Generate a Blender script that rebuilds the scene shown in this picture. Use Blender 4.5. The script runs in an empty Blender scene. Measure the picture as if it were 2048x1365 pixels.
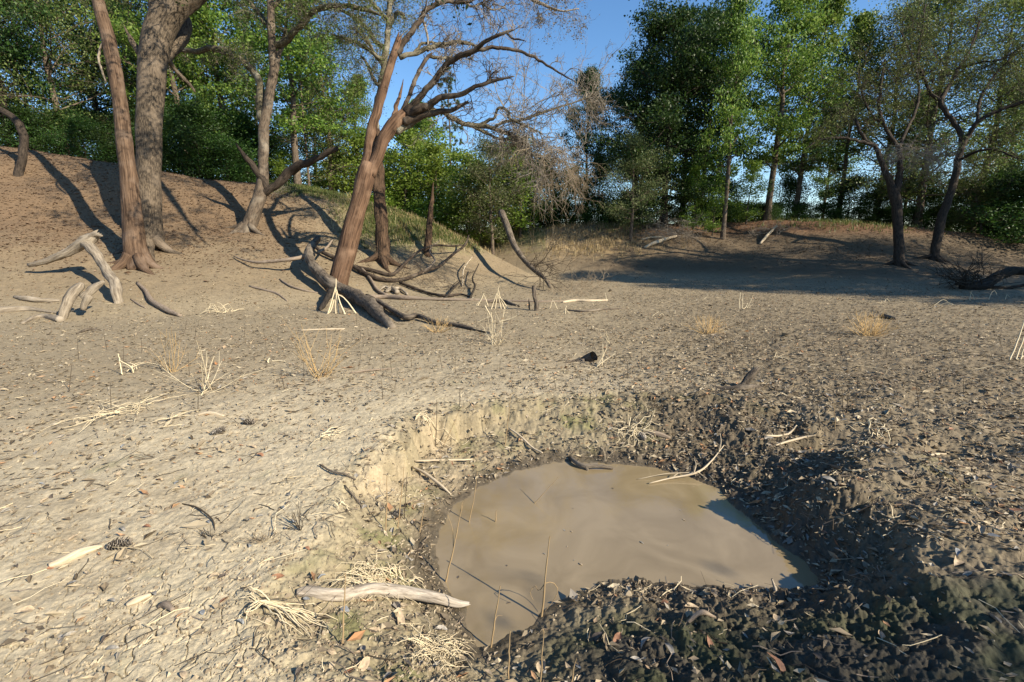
import bpy, math
import numpy as np
from mathutils import Vector
R = math.radians

# ------------------------------------------------------------------ camera, sky, sun, exposure
scene = bpy.context.scene
PITCH = 12.0
CAM_H = 1.6
FPX = 922.0                      # focal length in pixels of the 2048 px wide photograph
cam_data = bpy.data.cameras.new("camera")
cam = bpy.data.objects.new("camera", cam_data)
scene.collection.objects.link(cam)
cam.location = (0, 0, CAM_H)
cam.rotation_euler = (R(90 - PITCH), 0, 0)
cam_data.sensor_width = 36.0
cam_data.lens = 36.0 * FPX / 2048.0
cam_data.clip_start = 0.05
cam_data.clip_end = 2000.0
scene.camera = cam

SUN_EL = 31.0
SUN_AZ = (0.855, -0.52)          # horizontal direction towards the sun: behind and to the right
world = bpy.data.worlds.new("World")
scene.world = world
world.use_nodes = True
wn = world.node_tree
sky = wn.nodes.new("ShaderNodeTexSky")
sky.sky_type = 'NISHITA'
sky.sun_disc = False
sky.sun_elevation = R(SUN_EL)
sky.sun_rotation = math.atan2(SUN_AZ[0], SUN_AZ[1])
sky.air_density = 1.0
sky.dust_density = 0.0
sky.ozone_density = 3.2
bg = wn.nodes["Background"]
bg.inputs["Strength"].default_value = 0.105
skysat = wn.nodes.new("ShaderNodeHueSaturation")
skysat.inputs["Saturation"].default_value = 1.14
wn.links.new(sky.outputs[0], skysat.inputs["Color"])
wn.links.new(skysat.outputs[0], bg.inputs[0])

sun_data = bpy.data.lights.new("sun", 'SUN')
sun_data.energy = 5.0
sun_data.angle = R(0.5)
sun_data.color = (1.0, 0.90, 0.72)
sun = bpy.data.objects.new("sun", sun_data)
scene.collection.objects.link(sun)
_ce = math.cos(R(SUN_EL))
_n = math.hypot(*SUN_AZ)
S = Vector((SUN_AZ[0] / _n * _ce, SUN_AZ[1] / _n * _ce, math.sin(R(SUN_EL))))
sun.rotation_euler = S.to_track_quat('Z', 'Y').to_euler()

scene.view_settings.view_transform = 'Standard'
scene.view_settings.look = 'None'
scene.view_settings.exposure = 0.97
scene.view_settings.gamma = 1.0
scene.view_settings.use_curve_mapping = False
scene.cycles.max_bounces = 6
scene.cycles.transparent_max_bounces = 8

# ------------------------------------------------------------------ helpers
rng = np.random.default_rng(7)
C = scene.collection


def hash2(ix, iy, s=0):
    h = (ix.astype(np.int64) * 374761393 + iy.astype(np.int64) * 668265263 + s * 974711) & 0xffffffff
    h = ((h ^ (h >> 13)) * 1274126177) & 0xffffffff
    h = ((h ^ (h >> 16)) * 2246822519) & 0xffffffff
    h = h ^ (h >> 15)
    return (h & 0xffffff).astype(np.float64) / 0xffffff


def vnoise(x, y, s=0):
    """gradient noise in about -1..1"""
    x0 = np.floor(x); y0 = np.floor(y)
    fx = x - x0; fy = y - y0
    ux = fx * fx * fx * (fx * (fx * 6 - 15) + 10)
    uy = fy * fy * fy * (fy * (fy * 6 - 15) + 10)

    def g(dx, dy):
        a = hash2(x0 + dx, y0 + dy, s) * 2 * np.pi
        return np.cos(a) * (fx - dx) + np.sin(a) * (fy - dy)
    n0 = g(0, 0) * (1 - ux) + g(1, 0) * ux
    n1 = g(0, 1) * (1 - ux) + g(1, 1) * ux
    return (n0 * (1 - uy) + n1 * uy) * 1.5


def fbm(x, y, scale, octv=3, s=0, gain=0.5):
    t = np.zeros_like(x, dtype=np.float64); a = 1.0; f = 1.0 / scale; tot = 0
    for o in range(octv):
        t += a * vnoise(x * f + 13.7 * o, y * f - 7.3 * o, s + o)
        tot += a; a *= gain; f *= 2.03
    return t / tot


def sstep(a, b, x):
    t = np.clip((x - a) / (b - a), 0, 1)
    return t * t * (3 - 2 * t)


SP, CP = math.sin(R(PITCH)), math.cos(R(PITCH))


def ray(px, py):
    u = (np.asarray(px, float) - 1024) / FPX
    v = (682.5 - np.asarray(py, float)) / FPX
    return np.stack([u, v * SP + CP, v * CP - SP], -1)


def P(px, py, t):
    """the point at depth t (metres along the view axis) seen at a pixel of the photograph"""
    d = ray(px, py) * np.asarray(t, float)[..., None] if np.ndim(t) else ray(px, py) * t
    d[..., 2] += CAM_H
    return d


def on_plane(px, py, z=0.0):
    d = ray(px, py)
    t = (z - CAM_H) / d[..., 2]
    return d[..., 0] * t, d[..., 1] * t


class MB:
    """collects vertices and faces (numpy) for ONE mesh"""
    def __init__(self):
        self.v = []; self.f4 = []; self.f3 = []; self.uv4 = []; self.uv3 = []; self.n = 0

    def add(self, v, f4=None, f3=None, uv4=None, uv3=None):
        v = np.asarray(v, float).reshape(-1, 3)
        if f4 is not None and len(f4):
            f4 = np.asarray(f4, np.int64).reshape(-1, 4)
            self.f4.append(f4 + self.n)
            self.uv4.append(np.zeros((len(f4), 4, 2)) if uv4 is None else uv4)
        if f3 is not None and len(f3):
            f3 = np.asarray(f3, np.int64).reshape(-1, 3)
            self.f3.append(f3 + self.n)
            self.uv3.append(np.zeros((len(f3), 3, 2)) if uv3 is None else uv3)
        self.v.append(v); self.n += len(v)

    def mesh(self, name, off=(0, 0, 0), smooth=True):
        v = (np.concatenate(self.v) if self.v else np.zeros((0, 3))) - np.asarray(off, float)
        f4 = np.concatenate(self.f4) if self.f4 else np.zeros((0, 4), np.int64)
        f3 = np.concatenate(self.f3) if self.f3 else np.zeros((0, 3), np.int64)
        me = bpy.data.meshes.new(name)
        me.vertices.add(len(v)); me.vertices.foreach_set("co", v.astype(np.float32).ravel())
        loops = np.concatenate([f4.ravel(), f3.ravel()]).astype(np.int32)
        me.loops.add(len(loops)); me.loops.foreach_set("vertex_index", loops)
        tot = np.concatenate([np.full(len(f4), 4), np.full(len(f3), 3)]).astype(np.int32)
        st = np.concatenate([[0], np.cumsum(tot)[:-1]]).astype(np.int32) if len(tot) else np.zeros(0, np.int32)
        me.polygons.add(len(tot))
        me.polygons.foreach_set("loop_start", st)
        me.polygons.foreach_set("loop_total", tot)
        me.polygons.foreach_set("use_smooth", np.full(len(tot), smooth, bool))
        uvs = [a.reshape(-1, 2) for a in self.uv4 + self.uv3]
        if uvs:
            uvl = me.uv_layers.new(name="UVMap")
            uvl.data.foreach_set("uv", np.concatenate(uvs).astype(np.float32).ravel())
        me.update(calc_edges=True)
        return me


def link_mesh(name, mb, mat, parent=None, smooth=True, loc=None):
    """ONE mesh object; world coordinates in mb, origin at parent's base or at loc"""
    off = np.array(loc if (loc is not None and parent is None) else (0.0, 0.0, 0.0))
    q = parent
    while q is not None:
        off = off + np.array(q.location); q = q.parent
    me = mb.mesh(name, off, smooth)
    me.materials.append(mat)
    o = bpy.data.objects.new(name, me)
    C.objects.link(o)
    if parent is not None:
        o.parent = parent
    elif loc is not None:
        o.location = loc
    return o


def tag(o, label=None, cat=None, group=None, kind=None):
    if label: o["label"] = label
    if cat: o["category"] = cat
    if group: o["group"] = group
    if kind: o["kind"] = kind
    return o


def empty(name, loc, label, cat, group=None):
    o = bpy.data.objects.new(name, None)
    o.empty_display_size = 0.2
    o.location = loc
    C.objects.link(o)
    return tag(o, label, cat, group)


def copy_tree(root):
    r = root.copy(); C.objects.link(r)
    for ch in root.children:
        c = ch.copy(); C.objects.link(c); c.parent = r
        for g in ch.children:
            d = g.copy(); C.objects.link(d); d.parent = c
    return r


def spline(pts, n):
    """Catmull-Rom through pts (k,d), n samples"""
    p = np.asarray(pts, float)
    k = len(p)
    if k < 3:
        t = np.linspace(0, 1, n)[:, None]
        return p[0] * (1 - t) + p[-1] * t
    q = np.vstack([2 * p[0] - p[1], p, 2 * p[-1] - p[-2]])
    seg = np.linalg.norm(np.diff(p[:, :3], axis=0), axis=1) + 1e-6
    cum = np.concatenate([[0], np.cumsum(seg)]) / seg.sum()
    s = np.linspace(0, 1, n)
    i = np.clip(np.searchsorted(cum, s, side='right') - 1, 0, k - 2)
    t = ((s - cum[i]) / (cum[i + 1] - cum[i]))[:, None]
    p0, p1, p2, p3 = q[i], q[i + 1], q[i + 2], q[i + 3]
    return 0.5 * (2 * p1 + (p2 - p0) * t + (2 * p0 - 5 * p1 + 4 * p2 - p3) * t ** 2 + (3 * p1 - p0 - 3 * p2 + p3) * t ** 3)


def tube(mb, pts, rad, sides=10, n=None, lump=0.08, seed=0, cap=True, jag=0.0, ridges=0.0, smooth_path=True, knee=0.0):
    """a tapered limb along pts with lumps, lengthwise ridges and, with jag, a splintered end"""
    pts = np.asarray(pts, float); rad = np.asarray(rad, float)
    n = n or max(6, len(pts) * 3)
    pr = spline(np.column_stack([pts, rad]), n) if smooth_path else np.column_stack([pts, rad])
    n = len(pr)
    p, r = pr[:, :3].copy(), np.maximum(pr[:, 3], 0.0008)
    if knee and n > 4:
        q = np.concatenate([[0], np.cumsum(np.linalg.norm(np.diff(p, axis=0), axis=1))]) / (np.maximum(r.mean(), .01) * 5)
        for k in range(3):
            p[:, k] += knee * r * fbm(q + 31 * k + seed * 3.7, q * 0 + k, 1.0, 2, seed + k) * np.clip(np.arange(n) / 3, 0, 1)
    T = np.gradient(p, axis=0); T /= np.linalg.norm(T, axis=1)[:, None] + 1e-9
    up = np.array([0.13, 0.97, 0.2]) if abs(T[0] @ np.array([0, 1.0, 0])) < 0.8 else np.array([1.0, 0.1, 0.2])
    Nv = np.zeros_like(T); a = np.cross(T[0], up); Nv[0] = a / np.linalg.norm(a)
    for i in range(1, n):
        a = Nv[i - 1] - T[i] * (Nv[i - 1] @ T[i]); Nv[i] = a / (np.linalg.norm(a) + 1e-9)
    B = np.cross(T, Nv)
    L = np.concatenate([[0], np.cumsum(np.linalg.norm(np.diff(p, axis=0), axis=1))])
    th = np.linspace(0, 2 * np.pi, sides, endpoint=False)
    cs, sn = np.cos(th), np.sin(th)
    rm = max(r.mean(), 1e-3)
    A, LL = np.meshgrid(th, L)
    rr = r[:, None] * np.ones((1, sides))
    if lump or ridges:
        so = seed * 17.3
        nz = fbm(np.cos(A) * 1.1 + so, np.sin(A) * 1.1 + LL / (rm * 4) + so, 1.0, 2, seed)
        rr = rr * (1 + lump * 2.2 * nz)
        if ridges:
            rg = fbm(A * 2.2 + so, LL / (rm * 6) + so, 0.6, 2, seed + 5)
            rg2 = fbm(np.cos(A) * 5 + so, np.sin(A) * 5 + LL / (rm * 5), 1.0, 2, seed + 9)
            rr = rr * (1 + ridges * (rg2 - 0.3 * np.abs(rg)))
    v = p[:, None, :] + rr[:, :, None] * (cs[None, :, None] * Nv[:, None, :] + sn[None, :, None] * B[:, None, :])
    if jag:
        hs = hash2(np.arange(sides), np.full(sides, seed), 3)
        v[-1] += T[-1] * (hs[:, None] * jag)
        v[-2] += T[-1] * (hs[:, None] * jag * 0.4)
    i = np.arange(n - 1)[:, None] * sides; j = np.arange(sides)[None, :]; jn = (j + 1) % sides
    f = np.stack([i + j, i + jn, i + sides + jn, i + sides + j], -1).reshape(-1, 4)
    per = 2 * np.pi * rm
    uu = np.stack([j / sides, (j + 1) / sides, (j + 1) / sides, j / sides], -1) * per
    vv = np.stack([L[:-1, None], L[:-1, None], L[1:, None], L[1:, None]], -1)
    uv = np.stack([np.broadcast_to(uu, (n - 1, sides, 4)), np.broadcast_to(vv, (n - 1, sides, 4))], -1).reshape(-1, 4, 2)
    V = [v.reshape(-1, 3)]
    f3 = []
    if cap:
        V.append(p[:1] - T[:1] * 0.2 * r[0]); V.append(p[-1:] - T[-1:] * (jag * 0.3 if jag else -0.3 * r[-1]))
        c0, c1 = n * sides, n * sides + 1
        for k in range(sides):
            f3.append((c0, (k + 1) % sides, k)); f3.append((c1, (n - 1) * sides + k, (n - 1) * sides + (k + 1) % sides))
    mb.add(np.concatenate(V), f, f3 or None, uv4=uv)
    return p, r


def strands(mb, Pk, Rk, sides=3):
    """many thin tubes at once: Pk (N,k,3), Rk (N,k)"""
    Pk = np.asarray(Pk, float); Rk = np.asarray(Rk, float)
    N, k, _ = Pk.shape
    if N == 0: return
    T = np.gradient(Pk, axis=1); T /= np.linalg.norm(T, axis=2, keepdims=True) + 1e-9
    D = Pk[:, -1] - Pk[:, 0]
    ref = np.where((np.abs(D[:, 2]) > 0.7 * np.linalg.norm(D, axis=1))[:, None], np.array([[1.0, 0.05, 0]]), np.array([[0.03, 0.05, 1.0]]))
    Nv = np.cross(T, ref[:, None, :]); Nv /= np.linalg.norm(Nv, axis=2, keepdims=True) + 1e-9
    B = np.cross(T, Nv)
    th = np.linspace(0, 2 * np.pi, sides, endpoint=False)
    v = Pk[:, :, None, :] + Rk[:, :, None, None] * (np.cos(th)[None, None, :, None] * Nv[:, :, None, :] + np.sin(th)[None, None, :, None] * B[:, :, None, :])
    idx = np.arange(N * k * sides).reshape(N, k, sides)
    a = idx[:, :-1, :]; b = np.roll(a, -1, 2); d = idx[:, 1:, :]; c = np.roll(d, -1, 2)
    mb.add(v.reshape(-1, 3), np.stack([a, b, c, d], -1).reshape(-1, 4))


def leaves(mb, c, size, rg, up=0.5, wid=0.55, fold=0.0):
    """leaf-shaped quads (or folded pairs of triangles) at centres c"""
    N = len(c)
    nrm = rg.normal(size=(N, 3)); nrm[:, 2] += up; nrm /= np.linalg.norm(nrm, axis=1)[:, None]
    a = np.cross(nrm, rg.normal(size=(N, 3))); a /= np.linalg.norm(a, axis=1)[:, None] + 1e-9
    b = np.cross(nrm, a)
    s = (size * rg.uniform(0.6, 1.25, N))[:, None] if np.ndim(size) == 0 else np.asarray(size)[:, None]
    v = np.stack([c - a * s * .5, c + b * s * wid * .5 - a * s * .08 + nrm * s * fold, c + a * s * .5, c - b * s * wid * .5 - a * s * .08 + nrm * s * fold], 1)
    f = np.arange(N * 4).reshape(N, 4)
    if fold:
        mb.add(v.reshape(-1, 3), None, np.concatenate([f[:, [0, 1, 2]], f[:, [0, 2, 3]]]))
    else:
        mb.add(v.reshape(-1, 3), f)


# ------------------------------------------------------------------ materials
def new_mat(name):
    m = bpy.data.materials.new(name); m.use_nodes = True
    nt = m.node_tree
    b = nt.nodes["Principled BSDF"]
    return m, nt, b


def wood_mat(name, c1, c2, su=30.0, sv=4.0, bump=0.5, rough=0.85, c3=None, dist=0.01):
    """streaky wood or bark: noise stretched along the limb (UV v runs along it)"""
    m, nt, b = new_mat(name)
    uv = nt.nodes.new("ShaderNodeUVMap")
    mp = nt.nodes.new("ShaderNodeMapping"); mp.inputs["Scale"].default_value = (su, sv, 1)
    nz = nt.nodes.new("ShaderNodeTexNoise"); nz.inputs["Scale"].default_value = 1.0; nz.inputs["Detail"].default_value = 6; nz.inputs["Roughness"].default_value = 0.65
    geo = nt.nodes.new("ShaderNodeTexCoord")
    n2 = nt.nodes.new("ShaderNodeTexNoise"); n2.inputs["Scale"].default_value = 2.3; n2.inputs["Detail"].default_value = 4
    cr = nt.nodes.new("ShaderNodeValToRGB")
    cr.color_ramp.elements[0].position = 0.36; cr.color_ramp.elements[0].color = (*c1, 1)
    cr.color_ramp.elements[1].position = 0.66; cr.color_ramp.elements[1].color = (*c2, 1)
    mx = nt.nodes.new("ShaderNodeMix"); mx.data_type = 'RGBA'
    mx.inputs["B"].default_value = (*(c3 or tuple(0.5 * (p + q) for p, q in zip(c1, c2))), 1)
    rmp = nt.nodes.new("ShaderNodeMapRange"); rmp.inputs[1].default_value = 0.5; rmp.inputs[2].default_value = 0.72
    bp = nt.nodes.new("ShaderNodeBump"); bp.inputs["Strength"].default_value = bump; bp.inputs["Distance"].default_value = dist
    L = nt.links
    L.new(uv.outputs[0], mp.inputs[0]); L.new(mp.outputs[0], nz.inputs["Vector"]); L.new(geo.outputs["Object"], n2.inputs["Vector"])
    L.new(nz.outputs[0], cr.inputs[0]); L.new(n2.outputs[0], rmp.inputs[0]); L.new(rmp.outputs[0], mx.inputs["Factor"])
    L.new(cr.outputs[0], mx.inputs["A"]); L.new(mx.outputs["Result"], b.inputs["Base Color"])
    L.new(nz.outputs[0], bp.inputs["Height"]); L.new(bp.outputs[0], b.inputs["Normal"])
    b.inputs["Roughness"].default_value = rough
    b.inputs["Specular IOR Level"].default_value = 0.2
    return m


def leaf_mat(name, c1, c2, c3, trans=0.35, rough=0.5, spec=0.3):
    """each leaf its own shade between c1, c2, c3; light passes through"""
    m, nt, b = new_mat(name)
    g = nt.nodes.new("ShaderNodeNewGeometry")
    oi = nt.nodes.new("ShaderNodeObjectInfo")
    cr = nt.nodes.new("ShaderNodeValToRGB")
    e = cr.color_ramp.elements
    e[0].position = 0.0; e[0].color = (*c1, 1); e[1].position = 1.0; e[1].color = (*c3, 1)
    k = e.new(0.55); k.color = (*c2, 1)
    hs = nt.nodes.new("ShaderNodeHueSaturation")
    mr = nt.nodes.new("ShaderNodeMapRange"); mr.inputs[3].default_value = 0.8; mr.inputs[4].default_value = 1.2
    mr2 = nt.nodes.new("ShaderNodeMapRange"); mr2.inputs[3].default_value = 0.485; mr2.inputs[4].default_value = 0.51
    tr = nt.nodes.new("ShaderNodeBsdfTranslucent")
    ms = nt.nodes.new("ShaderNodeMixShader"); ms.inputs[0].default_value = trans
    out = nt.nodes["Material Output"]
    L = nt.links
    L.new(g.outputs["Random Per Island"], cr.inputs[0])
    L.new(oi.outputs["Random"], mr.inputs[0]); L.new(oi.outputs["Random"], mr2.inputs[0])
    L.new(mr.outputs[0], hs.inputs["Value"]); L.new(mr2.outputs[0], hs.inputs["Hue"]); L.new(cr.outputs[0], hs.inputs["Color"])
    L.new(hs.outputs[0], b.inputs["Base Color"]); L.new(hs.outputs[0], tr.inputs[0])
    b.inputs["Roughness"].default_value = rough; b.inputs["Specular IOR Level"].default_value = spec
    L.new(b.outputs[0], ms.inputs[1]); L.new(tr.outputs[0], ms.inputs[2]); L.new(ms.outputs[0], out.inputs[0])
    return m


M = {}
M["red_wood"] = wood_mat("red_wood", (.035, .02, .012), (.16, .102, .064), 26, 1.5, 0.9, c3=(.17, .12, .085), dist=0.03)
M["lean_wood"] = wood_mat("lean_wood", (.04, .022, .013), (.16, .093, .056), 24, 1.6, 0.7, c3=(.2, .125, .08), dist=0.03)
M["oak_bark"] = wood_mat("oak_bark", (.028, .021, .015), (.17, .13, .09), 30, 7, 1.0, c3=(.175, .135, .098), dist=0.03)
M["dark_bark"] = wood_mat("dark_bark", (.016, .012, .009), (.07, .052, .038), 30, 6, 0.9, dist=0.03)
M["grey_bark"] = wood_mat("grey_bark", (.045, .034, .025), (.16, .12, .085), 26, 5, 0.8, c3=(.2, .165, .125), dist=0.03)
M["snag_bark"] = wood_mat("snag_bark", (.018, .011, .007), (.13, .08, .048), 22, 3, 1.0, dist=0.05)
M["limb_bark"] = wood_mat("limb_bark", (.016, .012, .009), (.085, .06, .042), 24, 4, 0.9, c3=(.13, .105, .08), dist=0.02)
M["mossy_bark"] = wood_mat("mossy_bark", (.035, .03, .018), (.16, .135, .085), 24, 9, 0.9, c3=(.24, .22, .17), dist=0.03)
M["driftwood"] = wood_mat("driftwood", (.11, .086, .062), (.33, .275, .205), 26, 3, 0.9, c3=(.34, .285, .215), dist=0.02)
M["dark_log"] = wood_mat("dark_log", (.035, .027, .02), (.17, .135, .1), 22, 7, 1.0, c3=(.22, .18, .135), dist=0.03)
M["black_wood"] = wood_mat("black_wood", (.012, .01, .008), (.06, .047, .035), 22, 5, 0.8)
M["grey_stick"] = wood_mat("grey_stick", (.12, .09, .065), (.33, .26, .195), 60, 8, 0.6, dist=0.004)
M["pale_stick"] = wood_mat("pale_stick", (.33, .26, .17), (.6, .5, .36), 90, 10, 0.5, dist=0.003)
M["wet_log"] = wood_mat("wet_log", (.17, .135, .1), (.5, .43, .34), 60, 9, 0.8, c3=(.36, .33, .29), dist=0.006)
M["twig"] = wood_mat("twig", (.16, .13, .1), (.3, .26, .21), 60, 8, 0.2)
M["brown_twig"] = wood_mat("brown_twig", (.2, .155, .105), (.34, .27, .185), 60, 8, 0.2)
M["straw"] = wood_mat("straw", (.46, .37, .22), (.74, .63, .44), 60, 8, 0.2, rough=0.6)
M["gold_straw"] = wood_mat("gold_straw", (.4, .26, .11), (.6, .42, .2), 60, 8, 0.2, rough=0.7)
M["stem"] = wood_mat("stem", (.03, .022, .016), (.1, .075, .05), 60, 8, 0.2)
M["oak_leaf"] = leaf_mat("oak_leaf", (0.013, 0.031, 0.007), (0.029, 0.069, 0.013), (0.059, 0.109, 0.020))
M["light_leaf"] = leaf_mat("light_leaf", (0.068, 0.135, 0.022), (0.135, 0.236, 0.038), (0.257, 0.338, 0.068), 0.45)
M["olive_leaf"] = leaf_mat("olive_leaf", (0.061, 0.086, 0.020), (0.109, 0.146, 0.034), (0.183, 0.207, 0.061), 0.4)
M["grey_leaf"] = leaf_mat("grey_leaf", (.075, .105, .035), (.13, .16, .055), (.21, .225, .10), 0.4)
M["pine_leaf"] = leaf_mat("pine_leaf", (.03, .055, .02), (.05, .085, .03), (.085, .12, .045), 0.2)
M["bush_leaf"] = leaf_mat("bush_leaf", (0.019, 0.047, 0.009), (0.037, 0.084, 0.015), (0.075, 0.140, 0.028), 0.38)
M["sap_leaf"] = leaf_mat("sap_leaf", (0.099, 0.165, 0.020), (0.165, 0.253, 0.037), (0.275, 0.352, 0.066), 0.5)
M["brown_leaf"] = leaf_mat("brown_leaf", (.1, .08, .05), (.17, .13, .08), (.22, .18, .1), 0.3)
M["grass"] = leaf_mat("grass", (.06, .085, .018), (.11, .14, .035), (.22, .2, .08), 0.3)
M["dry_grass"] = leaf_mat("dry_grass", (.2, .14, .065), (.33, .25, .12), (.45, .36, .2), 0.25)


def litter_mat():
    m, nt, b = new_mat("leaf_litter")
    g = nt.nodes.new("ShaderNodeNewGeometry")
    cr = nt.nodes.new("ShaderNodeValToRGB")
    cols = [(0, (.07, .054, .036)), (.2, (.15, .116, .077)), (.5, (.28, .222, .145)), (.70, (.40, .33, .22)), (.80, (.25, .225, .19)), (.93, (.33, .25, .16)), (.98, (.33, .19, .1)), (1, (.36, .18, .08))]
    e = cr.color_ramp.elements
    e[0].position = 0; e[0].color = (*cols[0][1], 1); e[1].position = 1; e[1].color = (*cols[-1][1], 1)
    for p, c in cols[1:-1]:
        k = e.new(p); k.color = (*c, 1)
    nt.links.new(g.outputs["Random Per Island"], cr.inputs[0]); nt.links.new(cr.outputs[0], b.inputs["Base Color"])
    b.inputs["Roughness"].default_value = 0.7; b.inputs["Specular IOR Level"].default_value = 0.25
    return m


M["litter"] = litter_mat()
M["crumb"] = leaf_mat("crumb", (.13, .10, .065), (.25, .2, .135), (.42, .35, .24), 0.0, 0.95, 0.1)
M["rust_litter"] = leaf_mat("rust_litter", (.085, .052, .03), (.17, .108, .064), (.32, .22, .14), 0.1, 0.8)
# ------------------------------------------------------------------ the ground: one sheet, dry pond bed, banks and pit
def azim(px):
    return math.degrees(math.atan((px - 1024) / FPX * 0.978))


def bank_tables():
    A = []     # left bank and its spur: azimuth, toe r, crest r, crest height
    for px, toe, crest, z in [(-600, 7.5, 18.5, 5.3), (-200, 8.5, 19.5, 5.6), (0, 9.2, 20, 5.6), (250, 9.8, 21, 5.0), (450, 10.6, 22, 4.35),
                              (600, 11.6, 23, 4.3), (700, 12.6, 23, 3.8), (775, 13.4, 23, 3.25), (850, 14.2, 23, 2.6), (950, 15.6, 22.5, 1.55), (1030, 17, 21.5, .50),
                              (1080, 17.6, 20.5, .02), (1150, 17.8, 20.5, 0)]:
        a = azim(px); c = math.cos(R(a)); A.append((a, toe / c, crest / c, z))
    A = [(-180, 13, 26, 2.4), (-130, 15, 27, 3.0), (-90, 17, 29, 4.5)] + A + [(40, 18, 26, 0), (180, 13, 26, 0)]
    B = []     # far and right bank
    for px, toe, crest, z in [(500, 27, 34, 2.5), (900, 26, 33, 2.5), (1000, 23.5, 31, 2.55), (1100, 20.5, 29.5, 2.6), (1200, 19.5, 28.5, 2.65), (1400, 18.8, 28, 2.7),
                              (1560, 17.5, 26.5, 2.85), (1700, 16, 25, 2.65), (1800, 14.8, 24.5, 2.45), (1900, 14.4, 24.5, 2.2), (2048, 14.2, 25, 1.85), (2400, 14, 25, 2.0)]:
        a = azim(px); c = math.cos(R(a)); B.append((a, toe / c, crest / c, z))
    B = [(-180, 13, 26, 2.4), (-40, 40, 48, 0), (-30, 34, 40, 2.4)] + B + [(90, 21, 33, 2.2), (130, 15, 27, 2.4), (180, 13, 26, 2.4)]
    out = []
    aa = np.arange(-180, 180.01, 0.25)
    kr = np.exp(-0.5 * (np.arange(-12, 13) * .25 / 1.0) ** 2); kr /= kr.sum()
    for T in (A, B):
        T = np.array(T)
        out.append([np.convolve(np.pad(np.interp(aa, T[:, 0], T[:, k]), 12, mode='edge'), kr, 'valid') for k in (1, 2, 3)])
    return aa, out


AA, BT = bank_tables()

WATER_Z = -0.33
water_px = [(868, 1115), (880, 1060), (915, 1010), (960, 975), (1030, 945), (1110, 926), (1200, 927), (1290, 934), (1370, 950), (1440, 980), (1470, 1018), (1520, 1056),
            (1575, 1100), (1620, 1138), (1642, 1165), (1600, 1182), (1540, 1176), (1480, 1176), (1400, 1170), (1330, 1165), (1260, 1156), (1200, 1163), (1150, 1185),
            (1100, 1210), (1070, 1240), (1030, 1262), (990, 1292), (960, 1292), (932, 1255), (928, 1215), (900, 1190), (885, 1160)]
wx, wy = on_plane([p[0] for p in water_px], [p[1] for p in water_px], WATER_Z)
WATER = np.column_stack([wx, wy])
rim_px = [(640, 1365), (520, 1290), (490, 1210), (560, 1140), (650, 1050), (665, 980), (700, 935), (760, 905), (778, 862), (800, 838), (870, 815), (950, 800), (1080, 790), (1200, 785),
          (1330, 785), (1450, 795), (1550, 815), (1640, 850), (1690, 900), (1720, 970), (1790, 1040), (1840, 1120), (1900, 1220), (1960, 1320), (1930, 1440), (1500, 1500), (1000, 1520), (750, 1440)]
rx_, ry_ = on_plane([p[0] for p in rim_px], [p[1] for p in rim_px], 0.0)
RIM = np.column_stack([rx_, ry_])


def poly_sd(x, y, poly):
    """distance to a polygon, negative inside"""
    d = np.full(x.shape, 1e9); inside = np.zeros(x.shape, bool)
    n = len(poly)
    for i in range(n):
        ax, ay = poly[i]; bx, by = poly[(i + 1) % n]
        ex, ey = bx - ax, by - ay
        t = np.clip(((x - ax) * ex + (y - ay) * ey) / (ex * ex + ey * ey + 1e-12), 0, 1)
        d = np.minimum(d, np.hypot(x - ax - t * ex, y - ay - t * ey))
        c = ((ay > y) != (by > y)) & (x < ex * (y - ay) / (ey + 1e-12) + ax)
        inside ^= c
    return np.where(inside, -d, d)


def gp(px, py):
    a, b = on_plane(px, py, 0.0)
    return float(a), float(b)


HUMPS = [(*gp(1640, 985), .30, .15, .21), (*gp(1850, 960), .5, .25, .12), (*gp(1660, 868), .34, .22, -.26), (*gp(1895, 890), .45, .20, -.16), (*gp(1780, 1075), .16, .14, -.09),
         (*gp(1560, 830), .22, .2, -.10), (*gp(1930, 1060), .4, .25, .08), (*gp(1700, 1130), .15, .12, .05), (*gp(1560, 960), .2, .12, .05), (*gp(1480, 830), .2, .2, .05),
         (*gp(1750, 930), .3, .12, .09), (*gp(2010, 800), .6, .3, -.08), (*gp(1790, 790), .5, .3, .06),
         (*gp(803, 876), .09, .07, -.13), (*gp(985, 872), .08, .05, -.10), (*gp(745, 915), .10, .06, .05), (*gp(890, 868), .07, .06, .04), (*gp(1045, 862), .08, .06, .04)]


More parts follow.
